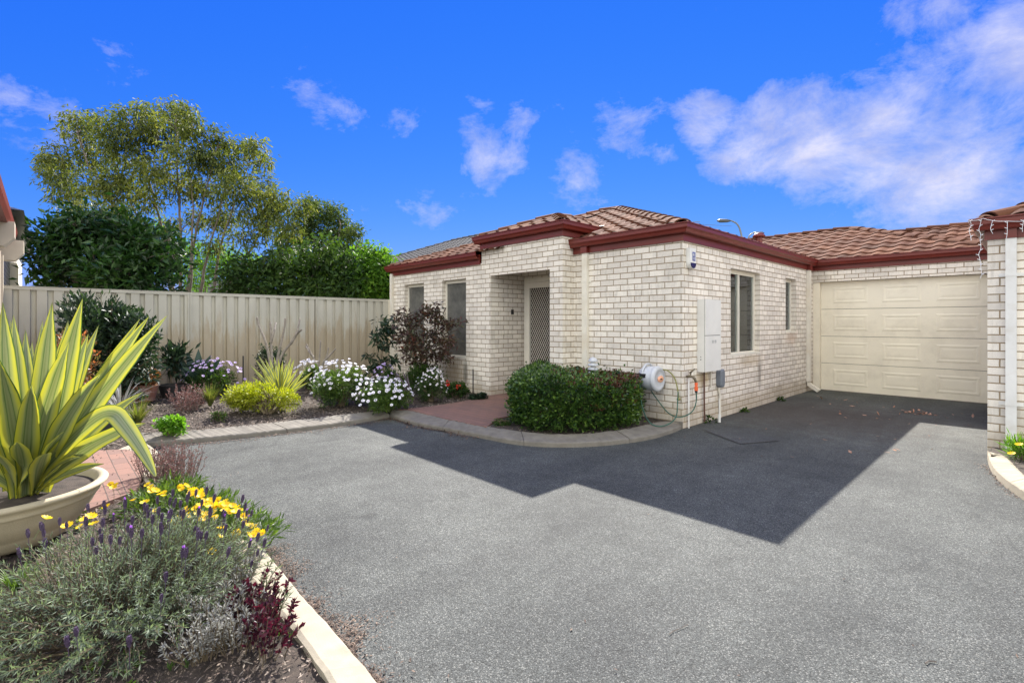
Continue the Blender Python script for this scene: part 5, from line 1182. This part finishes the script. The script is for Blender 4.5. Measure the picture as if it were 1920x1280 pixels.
# ================================================================== TREES BEYOND THE FENCE
def tree(name, label, base, stemspecs, blobs, mat, nl, L, W, per=9, trunkr=.07, droop=.3, up=-.1, barkm='bark', group='trees beyond the fence', cr=.26, fold=0.0, cat='tree', twig=5, shell=.1):
    """stemspecs: list of waypoints lists (px,py,b); blobs: (px,py,b,r) clump centres joined to the nearest stem"""
    root = empty(name, base, label, cat, group); tk = MB(); allp = []
    for s in stemspecs:
        pts = smooth([P(x, y, b) for x, y, b in s], 2); pts[:, :2] += rng.normal(0, .015, (len(pts), 2)); tk.tube(pts, [trunkr, trunkr*.65, trunkr*.3, trunkr*.12], 7, cap=False); allp.append(pts)
    A = np.concatenate(allp); mb = MB(); tot = sum(r**2 for *_, r in blobs)
    for (x, y, b, r) in blobs:
        c = P(x, y, b); low = A[A[:, 2] < c[2]+.2]; low = low if len(low) else A; j = np.argmin(np.linalg.norm(low-c, axis=1)+.55*np.abs(low[:, 2]-(c[2]-.8*r-.4)))
        p0 = low[j]; pts = smooth([p0, p0*.55+c*.45+np.array((*rng.normal(0, .08, 2), .1)), c+(0, 0, r*.3)], 2); tk.tube(pts, [trunkr*.32, trunkr*.08], 5, cap=False)
        k = max(3, int(nl*r**2/tot/per)); d = runit(k); q = rng.uniform(shell, 1, k)**.5; C = c+d*q[:, None]*np.array((r, r, r*.8))
        for t in C[rng.choice(k, min(k, twig), replace=False)]: tk.tube([c*.6+p0*.4*0+c*.4, c*.5+t*.5+(0, 0, .05), t], [trunkr*.1, .004], 3, cap=False)
        kk = k*per; Cs = np.repeat(C, per, 0)+rng.normal(0, cr*.42, (kk, 3)); D2 = np.repeat(d, per, 0)*.4+runit(kk)*.8; D2[:, 2] += up
        Ls = rng.uniform(.6, 1.25, kk)*L; mb.leaves(Cs, D2, runit(kk)+np.array((0, 0, .8)), Ls, Ls*W/L, droop, fold=fold)
    tk.build('trunk', M[barkm], root, smooth=True); mb.build('crown', M[mat], root); return root
B = 14.0
def bl(lst, b=B, j=.9): return [(x, y, b+rng.uniform(-j, j), r) for x, y, r in lst]
big = [(150,245,.62),(115,300,.6),(180,290,.7),(215,250,.6),(265,225,.6),(325,215,.6),(360,235,.45),(405,258,.4),(300,260,.6),(245,290,.65),(130,355,.6),(190,350,.7),(160,400,.55),(110,330,.4),(235,345,.6),(290,320,.6),(350,290,.65),(395,300,.55),(430,310,.5),(455,275,.4),(480,280,.38),(490,305,.35),(445,345,.6),(400,355,.65),(340,350,.6),(280,375,.5),(490,350,.5),(515,370,.45),(470,390,.6),(420,410,.6),(365,410,.4),(320,420,.35),(520,400,.5),(210,395,.5),(240,420,.5),(500,425,.5),(455,450,.4),(400,460,.3),(550,430,.35),(135,430,.4),(300,450,.3),(560,390,.4),(90,300,.32),(92,325,.28),(330,240,.5),(420,280,.4),(230,215,.3),(345,205,.28),(140,225,.3),(175,222,.3),(190,235,.3),(275,210,.3)]
st = [[(330,620,B),(318,540,B),(300,400,B),(265,300,B),(250,240,B)], [(330,620,B),(340,520,B),(335,380,B),(332,280,B),(330,215,B)], [(345,620,B),(352,540,B+.3),(368,430,B),(392,330,B-.3),(410,265,B)], [(300,620,B-.3),(250,460,B-.4),(205,370,B-.3),(160,300,B),(145,250,B)], [(385,620,B),(395,550,B),(420,440,B),(450,350,B),(475,285,B)], [(400,620,B),(430,530,B+.4),(470,470,B+.3),(510,400,B),(530,380,B)], [(290,600,B+.4),(220,480,B+.5),(160,420,B+.3),(110,350,B)], [(365,620,B),(380,520,B),(405,420,B),(430,330,B)], [(345,600,B),(295,470,B+.5),(240,380,B+.6),(215,300,B+.4)], [(355,620,B),(358,500,B-.3),(362,400,B-.3),(355,300,B-.2)]]
tree('multi_stem_tree', 'tall airy olive green tree with many thin upright trunks left of centre', PZ(350,B,0), st, bl([(x, y, r*.88) for x, y, r in big]), 'gum', 31000, .15, .040, per=16, trunkr=.062, cr=.25, droop=.35, up=-.2, twig=7)
B2 = 16.5
sec2 = [(600,395,.45),(625,400,.4),(575,410,.4),(560,440,.5),(600,440,.6),(640,430,.5),(665,440,.35),(545,480,.5),(590,480,.6),(635,470,.55),(670,475,.4),(690,480,.28),(610,510,.5),(530,450,.4),(650,500,.4),(580,385,.3),(520,500,.4)]
tree('airy_tree', 'shorter airy dark green tree between the tall tree and the red gutter', PZ(600,B2,0), [[(600,620,B2),(598,540,B2),(590,460,B2),(580,400,B2)],[(600,620,B2),(612,530,B2),(635,460,B2),(640,420,B2)],[(598,600,B2),(560,520,B2),(540,460,B2)],[(605,600,B2),(650,520,B2),(672,460,B2)]], bl(sec2, B2, .7), 'gum2', 14500, .14, .048, per=14, trunkr=.07, cr=.26)
B3 = 11.2
mg = [(92,432,.16),(128,412,.18),(168,408,.14),(232,418,.2),(275,430,.16),(318,452,.18),(82,505,.2),(78,470,.16),(120,450,.42),(165,445,.5),(210,455,.55),(255,460,.5),(290,470,.45),(100,490,.4),(150,495,.6),(210,505,.6),(265,510,.55),(305,500,.38),(120,530,.4),(180,540,.55),(240,545,.55),(295,540,.4),(90,460,.3),(230,435,.4),(185,430,.35),(140,425,.3),(320,480,.25)]
tree('magnolia_tree', 'dense glossy dark green large leaved tree above the left of the fence', PZ(205,B3,0), [[(205,640,B3),(200,560,B3),(180,490,B3),(160,450,B3)],[(205,640,B3),(225,550,B3),(255,490,B3),(270,465,B3)],[(205,620,B3),(150,540,B3),(110,480,B3)]], bl(mg, B3, .55), 'magnolia', 11500, .19, .07, per=7, trunkr=.07, cr=.34, droop=.15, up=.35, fold=.12, shell=.35)
B4 = 12.8
rw = [(452,488,.22),(530,478,.26),(575,468,.22),(612,462,.26),(655,492,.22),(500,488,.16),(440,520,.38),(470,515,.4),(505,525,.45),(545,515,.5),(585,525,.55),(620,515,.5),(655,530,.45),(440,545,.38),(480,545,.4),(520,550,.4),(560,548,.45),(605,550,.5),(650,550,.4),(500,500,.3),(560,495,.35),(600,495,.4),(640,490,.3)]
tree('mixed_shrub', 'broad dark green shrubbery leaning over the middle of the fence', PZ(550,B4,0), [[(520,640,B4),(510,570,B4),(480,530,B4)],[(560,640,B4),(570,560,B4),(590,510,B4)],[(600,640,B4),(620,570,B4),(640,520,B4)]], bl(rw, B4, .5), 'green', 11500, .16, .058, per=9, trunkr=.05, cr=.32, up=.1, droop=.25, cat='shrub', shell=.1)
B5 = 13.2
br = [(690,470,.16),(728,492,.16),(672,480,.14),(680,495,.32),(705,500,.38),(690,520,.42),(718,525,.4),(700,545,.42),(725,545,.35),(675,545,.38),(712,485,.25),(735,525,.3),(668,515,.3)]
tree('citrus_tree', 'bright sunlit green leafy tree just left of the house corner', PZ(700,B5,0), [[(700,640,B5),(698,560,B5),(690,510,B5)],[(700,640,B5),(712,560,B5),(720,520,B5)]], bl(br, B5, .45), 'bright', 7500, .15, .062, per=8, trunkr=.05, cr=.28, up=.25, fold=.1, shell=.3)
B6 = 21
bk = [(350,500,.7),(390,505,.6),(430,500,.6),(410,475,.6),(370,530,.6),(460,490,.6),(340,470,.5),(300,430,.5),(150,420,.5),(370,470,.5)]
tree('yellow_green_tree', 'pale yellow green tree glimpsed between the thin trunks', PZ(390,B6,0), [[(390,620,B6),(388,560,B6),(380,500,B6)],[(395,620,B6),(410,550,B6),(420,490,B6)]], bl(bk, B6, .5), 'bright', 7000, .16, .05, per=9, trunkr=.08, cr=.4)
B7 = 9.5
tree('bronze_shrub', 'loose bronze and green leaved shrub in front of the two narrow windows', PZ(798,B7,.2), [[(798,735,B7),(785,690,B7),(770,640,B7),(758,600,B7)],[(800,735,B7),(800,680,B7),(800,630,B7),(798,595,B7)],[(802,735,B7),(815,690,B7),(830,640,B7),(842,612,B7)],[(796,735,B7),(775,700,B7),(755,660,B7)]],
     bl([(760,592,.13),(776,610,.16),(800,588,.18),(822,602,.16),(845,612,.13),(860,604,.07),(782,640,.2),(810,632,.2),(836,642,.15),(756,628,.12),(768,664,.16),(800,664,.2),(828,668,.16),(744,602,.08),(790,692,.2),(746,640,.09),(815,580,.10),(850,640,.09)], B7, .25), 'bronze', 3300, .105, .034, per=8, trunkr=.016, cr=.12, up=.25, droop=.15, barkm='stem', group=None, cat='shrub', fold=.1, twig=3)
B8 = 9.75
tree('slender_shrub', 'slender airy dark green shrub at the house end of the fence', PZ(716,B8,.2), [[(716,725,B8),(714,680,B8),(722,640,B8),(728,605,B8)],[(716,725,B8),(712,680,B8),(706,640,B8),(702,622,B8)],[(716,720,B8),(705,690,B8),(695,668,B8)]],
     bl([(728,608,.12),(735,622,.10),(722,630,.12),(704,628,.10),(708,645,.09),(728,648,.10),(694,668,.09),(700,690,.12),(716,680,.1),(730,675,.12),(712,600,.06)], B8, .12), 'shrub', 520, .15, .05, per=6, trunkr=.012, cr=.07, up=.2, droop=.2, barkm='stem', group=None, cat='shrub', fold=.12, twig=2)
# yellow palm at the left
pb_ = PZ(72, 13.2, 0); pr_ = empty('palm', pb_, 'yellow green palm fronds above the fence at the far left', 'palm', 'trees beyond the fence')
mb = MB(); mb.tube([pb_, pb_+(0,0,2.1)], .07, 8); mb.build('trunk', M['bark'], pr_); top = pb_+(0,0,2.1)
for i in range(11):
    a = i*2*pi/11+.2; mb = MB(); L = rng.uniform(.8, 1.15); t = np.linspace(0, 1, 9); d = np.array((cos(a), sin(a), 0)); pts = top+d*(t*L*.85)[:, None]+np.array((0,0,1.))*(t*.75*L-t**2*.95*L*rng.uniform(.5,.9))[:, None]
    mb.tube(pts, [.014,.004], 4, cap=False); k = 30; tt = np.linspace(.15, 1, k); C = np.stack([np.interp(tt, t, pts[:, q]) for q in range(3)], 1); sd = np.array((-sin(a), cos(a), 0))
    for s in (1, -1): mb.leaves(C, np.tile(sd*s+d*.6+np.array((0,0,-.25)), (k, 1)), np.tile([[0,0,1.]], (k, 1)), .38*np.sin(pi*(tt*.8+.15)), .022, .25)
    mb.build('frond', M['palm'], pr_)

# ================================================================== LOOSE COVER
def scatter(mb, pts, L, W, flat=.35, z=.006):
    n = len(pts); D = runit(n); D[:, 2] *= flat; N = np.array((0, 0, 1.))+runit(n)*flat
    Ls = rng.uniform(.4, 1.5, n)*L; mb.leaves(pts+np.array((0, 0, z))+np.stack([0*Ls, 0*Ls, rng.uniform(0, .01, n)], 1), D, N, Ls, rng.uniform(.5, 1.3, n)*W, 0)
bp = np.array(bed_poly); mb = MB()
def inbed(pts): return inpoly(pts[:, 0], pts[:, 1], bp)
p = rng.uniform(bp.min(0), bp.max(0), (110000, 2)); p = p[inbed(p)]
dist = np.linalg.norm(p, axis=1); keep = rng.random(len(p)) < np.clip(6.5/dist, .3, 1); p = p[keep]
scatter(mb, np.stack([p[:, 0], p[:, 1], bedz(p[:, 0], p[:, 1])-.013], 1), .042*np.clip(np.linalg.norm(p, axis=1)/6, .5, 1), .015*np.clip(np.linalg.norm(p, axis=1)/6, .45, 1))
q = rng.uniform((-5, -3.2), (-.6, 1.6), (26000, 2)); q = q[inbed(q)]; scatter(mb, np.stack([q[:, 0], q[:, 1], bedz(q[:, 0], q[:, 1])-.012], 1), .022, .008)
p = rng.uniform(hp.min(0)-.3, hp.max(0)+.5, (2500, 2)); p = p[inpoly(p[:, 0], p[:, 1], np.array(hedge_bed))]; scatter(mb, np.column_stack([p, np.full(len(p), .08)]), .03, .012)
tag(mb.build('mulch', M['chips']), kind='stuff')
mb = MB(); w_ = rng.uniform((-4.6, -3.0), (-.8, .9), (2600, 2)); w_ = w_[inbed(w_)]; dd_ = np.sin(w_[:, 0]*5.1)+np.sin(w_[:, 1]*6.3+1); w_ = w_[dd_ > .3]
C = np.column_stack([w_, bedz(w_[:, 0], w_[:, 1])-.01]); cl_leaves(mb, C, runit(len(C))*.6+np.array((0,0,.8)), .05, .010, .5, .8, 5, .3)
tag(mb.build('low_weeds', M['daisy_leaf']), kind='stuff')
mb = MB(); w_ = rng.uniform((-4.6, -3.0), (-.8, 1.2), (700, 2)); w_ = w_[inbed(w_)]
for q_ in w_:
    a_ = rng.uniform(0, 2*pi); l_ = rng.uniform(.03, .12); z_ = float(bedz(*q_)); mb.tube([(q_[0], q_[1], z_-.005), (q_[0]+cos(a_)*l_, q_[1]+sin(a_)*l_, z_+rng.uniform(0, .02))], .0018, 3, cap=False)
tag(mb.build('dry_twigs', M['bark_grey']), kind='stuff')
# leaf litter on the asphalt along the kerbs
mb = MB()
def along(line, n, w0, w1, seed=0):
    a = smooth(np.array(line), 2); d = np.concatenate([[0], np.cumsum(np.linalg.norm(np.diff(a, axis=0), axis=1))]); t = rng.uniform(0, d[-1], n)
    x = np.interp(t, d, a[:, 0]); y = np.interp(t, d, a[:, 1]); g = np.stack([np.interp(t+.02, d, a[:, 0])-np.interp(t-.02, d, a[:, 0]), np.interp(t+.02, d, a[:, 1])-np.interp(t-.02, d, a[:, 1])], 1); g /= np.linalg.norm(g, axis=1)[:, None]+1e-9
    nn = np.stack([-g[:, 1], g[:, 0]], 1); off = w0+np.abs(rng.normal(0, w1, n)); lump = .6+.6*np.sin(t*7)+.4*np.sin(t*17+1)
    return np.column_stack([np.stack([x, y], 1)+nn*(off*np.clip(lump, .25, 2))[:, None], np.zeros(n)])
scatter(mb, along(g2([(481,1034),(532,1097),(572,1149),(620,1203),(677,1273),(760,1380)]), 5200, .0, .075), .017, .006, .3, .003)
scatter(mb, along(g2([(345,905),(385,950),(430,992),(481,1034)]), 900, .0, .05), .016, .007, .3, .003)
scatter(mb, along(g2([(268,842),(335,836),(450,824),(550,812),(650,799),(731,785)][::-1]), 1000, .0, .07), .03, .012, .3, .003)
scatter(mb, along(g2([(731,783),(780,799),(830,808),(900,821)][::-1]), 700, .0, .09), .035, .015, .3, .003)
scatter(mb, along(g2([(300,862),(335,900),(360,925)]), 500, .0, .12), .02, .008, .3, .003)
scatter(mb, along(g2([(1853,872),(1862,892),(1885,914),(1920,938)])[::-1], 260, .0, .04), .02, .008, .3, .003)
for (x, y, sx_, n) in ((1722,775,.16,46),(1640,765,.5,14),(1590,752,.4,8),(1700,790,.9,14),(1500,860,1.2,10),(650,1240,.25,260),(590,1140,.15,200)):
    c = G(x, y); pp = np.column_stack([c[0]+rng.normal(0, sx_, n), c[1]+rng.normal(0, sx_*.4, n), np.zeros(n)]); pp = pp[(pp[:, 1] < GY)&((pp[:, 0] > WX+.05)|(pp[:, 1] < 6))]; scatter(mb, pp, .045 if n < 100 else .02, .024 if n < 100 else .007, .3, .004)
c0 = rng.uniform((-3.2, 1.2), (1.8, 9), (90, 2)); scatter(mb, np.column_stack([c0, np.zeros(90)]), .02, .007, .3, .003)
tag(mb.build('leaf_litter', M['litter']), kind='stuff')
mb = MB()
for (x, y, sx_, n) in ((1722,776,.13,34),(1640,764,.5,12),(1580,752,.35,7),(1690,785,.8,14),(1560,800,1.3,12),(1750,860,.9,8)):
    c = G(x, y); pp = np.column_stack([c[0]+rng.normal(0, sx_, n), c[1]+rng.normal(0, sx_*.4, n), np.zeros(n)]); pp = pp[(pp[:, 1] < GY)&(pp[:, 0] > WX+.05)&(pp[:, 0] < -.4)]; scatter(mb, pp, .07, .034, .35, .006)
tag(mb.build('fallen_leaves', M['fallen']), kind='stuff')
mb = MB(); pts = [G(*q, .006) for q in ((1255,1188),(1262,1182),(1278,1176),(1290,1170))]; mb.tube(pts, .002, 4)
pts = [G(*q, .006) for q in ((1735,1243),(1742,1238),(1756,1240))]; mb.tube(pts, .003, 4); tag(mb.build('twigs', M['bark']), kind='stuff')
# ================================================================== CAMERA, SUN, SKY
cam = bpy.data.cameras.new('camera'); co = bpy.data.objects.new('camera', cam); COL.objects.link(co)
co.location = (0, 0, EYE); co.rotation_euler = (pi/2, 0, math.atan2(S_, C_))
cam.sensor_width = 36; cam.lens = F/1920*36; cam.shift_y = -(640-HY)/1920; cam.clip_end = 600; cam.clip_start = .05
scene.camera = co
sd = np.array((.72, -.97, -1.0)); sd /= np.linalg.norm(sd)
L = bpy.data.lights.new('sun', 'SUN'); L.energy = 4.4; L.angle = radians(.5); L.color = (1, .945, .86)
lo = bpy.data.objects.new('sun', L); COL.objects.link(lo)
from mathutils import Vector
lo.rotation_euler = Vector(tuple(sd)).to_track_quat('-Z', 'Y').to_euler(); lo.location = (-6, 8, 12)
w = bpy.data.worlds.new('World'); scene.world = w; w.use_nodes = True; nt = w.node_tree
bg = nt.nodes['Background']
sky = nt.nodes.new('ShaderNodeTexSky'); sky.sky_type = 'NISHITA'; sky.sun_disc = False
to = -sd; sky.sun_elevation = math.asin(to[2]); sky.sun_rotation = math.atan2(to[0], to[1])
sky.air_density = 1.0; sky.dust_density = 0.0; sky.ozone_density = 4.0; sky.altitude = 0
sp = nd(nt, 'ShaderNodeSeparateColor'); nt.links.new(sky.outputs[0], sp.inputs[0]); cb = nd(nt, 'ShaderNodeCombineColor')
for i, (k, p_) in enumerate(SKYC):
    a_ = nd(nt, 'ShaderNodeMath', operation='MULTIPLY'); nt.links.new(sp.outputs[i], a_.inputs[0]); a_.inputs[1].default_value = .1
    b_ = nd(nt, 'ShaderNodeMath', operation='POWER'); nt.links.new(a_.outputs[0], b_.inputs[0]); b_.inputs[1].default_value = p_
    c_ = nd(nt, 'ShaderNodeMath', operation='MULTIPLY'); nt.links.new(b_.outputs[0], c_.inputs[0]); c_.inputs[1].default_value = k
    nt.links.new(c_.outputs[0], cb.inputs[i])
gcoord = nd(nt, 'ShaderNodeTexCoord').outputs['Generated']
nrm = nd(nt, 'ShaderNodeVectorMath', operation='NORMALIZE'); nt.links.new(gcoord, nrm.inputs[0])
mp = nd(nt, 'ShaderNodeMapping'); mp.inputs['Rotation'].default_value = (0, 0, -math.atan2(S_, C_)); nt.links.new(nrm.outputs[0], mp.inputs['Vector'])
def dirpx(x, y):
    v = P(x, y, 1.0)-np.array((0, 0, EYE)); return v/np.linalg.norm(v)
def blob(x, y, rad, soft):
    d = nd(nt, 'ShaderNodeVectorMath', operation='DISTANCE'); nt.links.new(nrm.outputs[0], d.inputs[0]); d.inputs[1].default_value = tuple(dirpx(x, y))
    m = nd(nt, 'ShaderNodeMapRange', interpolation_type='SMOOTHSTEP'); nt.links.new(d.outputs['Value'], m.inputs[0])
    m.inputs[1].default_value = rad*soft; m.inputs[2].default_value = rad; m.inputs[3].default_value = 1; m.inputs[4].default_value = 0
    return m.outputs[0]
def mx(a, b):
    m = nd(nt, 'ShaderNodeMath', operation='MAXIMUM'); nt.links.new(a, m.inputs[0]); nt.links.new(b, m.inputs[1]); return m.outputs[0]
def scl(a, k):
    m = nd(nt, 'ShaderNodeMath', operation='MULTIPLY'); nt.links.new(a, m.inputs[0]); m.inputs[1].default_value = k; return m.outputs[0]
spots = [(1330,235,.10,.1,1.15),(1400,270,.13,.1,1.2),(1500,240,.14,.1,1.2),(1560,290,.19,.1,1.2),(1620,260,.18,.1,1.2),(1800,290,.19,.1,1.25),(1740,370,.13,.1,1.1),(1890,330,.14,.1,1.15),(1450,240,.13,.1,1.15),(1720,230,.20,.1,1.0),(1880,240,.20,.1,1.0),(1350,235,.10,.1,.8),(1450,300,.14,.1,.85),(1650,350,.13,.1,.85),(1840,120,.13,.1,.85),(1760,20,.09,.1,.7),(1900,120,.13,.1,1.1),
         (905,285,.12,.0,1.05),(890,240,.10,.0,.9),(950,300,.09,.0,.95),(960,235,.08,.0,.75),(1170,265,.12,.0,.95),(1230,285,.09,.0,.85),(1100,330,.13,.0,.88),(760,215,.11,.0,.74),(800,370,.11,.0,.74),(630,215,.12,.0,.66),(115,200,.09,.0,.72),(235,125,.10,.0,.62),(20,175,.10,.0,.62),(570,170,.10,.0,.62)]
msk = None
for x, y, r, s, k in spots:
    b_ = scl(blob(x, y, r, s), k); msk = b_ if msk is None else mx(msk, b_)
m2 = nd(nt, 'ShaderNodeMapping'); nt.links.new(mp.outputs[0], m2.inputs['Vector']); m2.inputs['Scale'].default_value = (6, 6, 9); m2.inputs['Rotation'].default_value = (.0, .35, 0)
nz = nd(nt, 'ShaderNodeTexNoise', i_Scale=1.35, i_Detail=12.0, i_Roughness=.68, i_Distortion=.25); nt.links.new(m2.outputs[0], nz.inputs['Vector'])
ad = nd(nt, 'ShaderNodeMath', operation='MULTIPLY_ADD'); nt.links.new(msk, ad.inputs[0]); ad.inputs[1].default_value = .6
nm = nd(nt, 'ShaderNodeMath', operation='MULTIPLY'); nt.links.new(nz.outputs['Fac'], nm.inputs[0]); nm.inputs[1].default_value = 1.6; nt.links.new(nm.outputs[0], ad.inputs[2])
hf = nd(nt, 'ShaderNodeMath', operation='MULTIPLY'); nt.links.new(ad.outputs[0], hf.inputs[0]); hf.inputs[1].default_value = .5
cf = ramp(nt, hf.outputs[0], [(.55, (0,0,0)), (.68, (.40,)*3), (.86, (.88,)*3), (1.0, (1,1,1))])
nz2 = nd(nt, 'ShaderNodeTexNoise', i_Scale=2.4, i_Detail=5.0, i_Roughness=.5); nt.links.new(m2.outputs[0], nz2.inputs['Vector'])
cc = ramp(nt, nz2.outputs['Fac'], [(.35, CLOUD_LO), (.65, CLOUD_HI)])
fin = mixc(nt, cf, cb.outputs[0], cc)
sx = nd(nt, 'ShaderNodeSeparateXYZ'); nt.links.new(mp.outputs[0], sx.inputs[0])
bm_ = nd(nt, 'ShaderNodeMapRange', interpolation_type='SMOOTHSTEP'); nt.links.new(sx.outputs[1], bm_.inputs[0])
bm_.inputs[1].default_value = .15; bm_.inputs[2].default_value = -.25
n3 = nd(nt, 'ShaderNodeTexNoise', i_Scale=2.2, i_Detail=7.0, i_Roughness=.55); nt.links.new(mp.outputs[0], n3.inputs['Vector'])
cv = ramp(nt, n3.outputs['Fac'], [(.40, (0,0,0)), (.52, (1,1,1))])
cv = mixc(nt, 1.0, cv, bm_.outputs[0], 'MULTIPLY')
fin = mixc(nt, cv, fin, FILL_CLOUD)  # unseen bright cloud added behind the camera to lighten the shaded walls
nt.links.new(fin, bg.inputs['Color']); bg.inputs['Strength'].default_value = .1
vs = scene.view_settings; vs.view_transform = 'Standard'; vs.look = 'None'; vs.gamma = 1; vs.use_curve_mapping = False; vs.exposure = EXPO
w.cycles.sampling_method = 'MANUAL'; w.cycles.sample_map_resolution = 256
scene.cycles.max_bounces = 6; scene.cycles.transparent_max_bounces = 8
try: scene.cycles.use_denoising = True
except Exception: pass
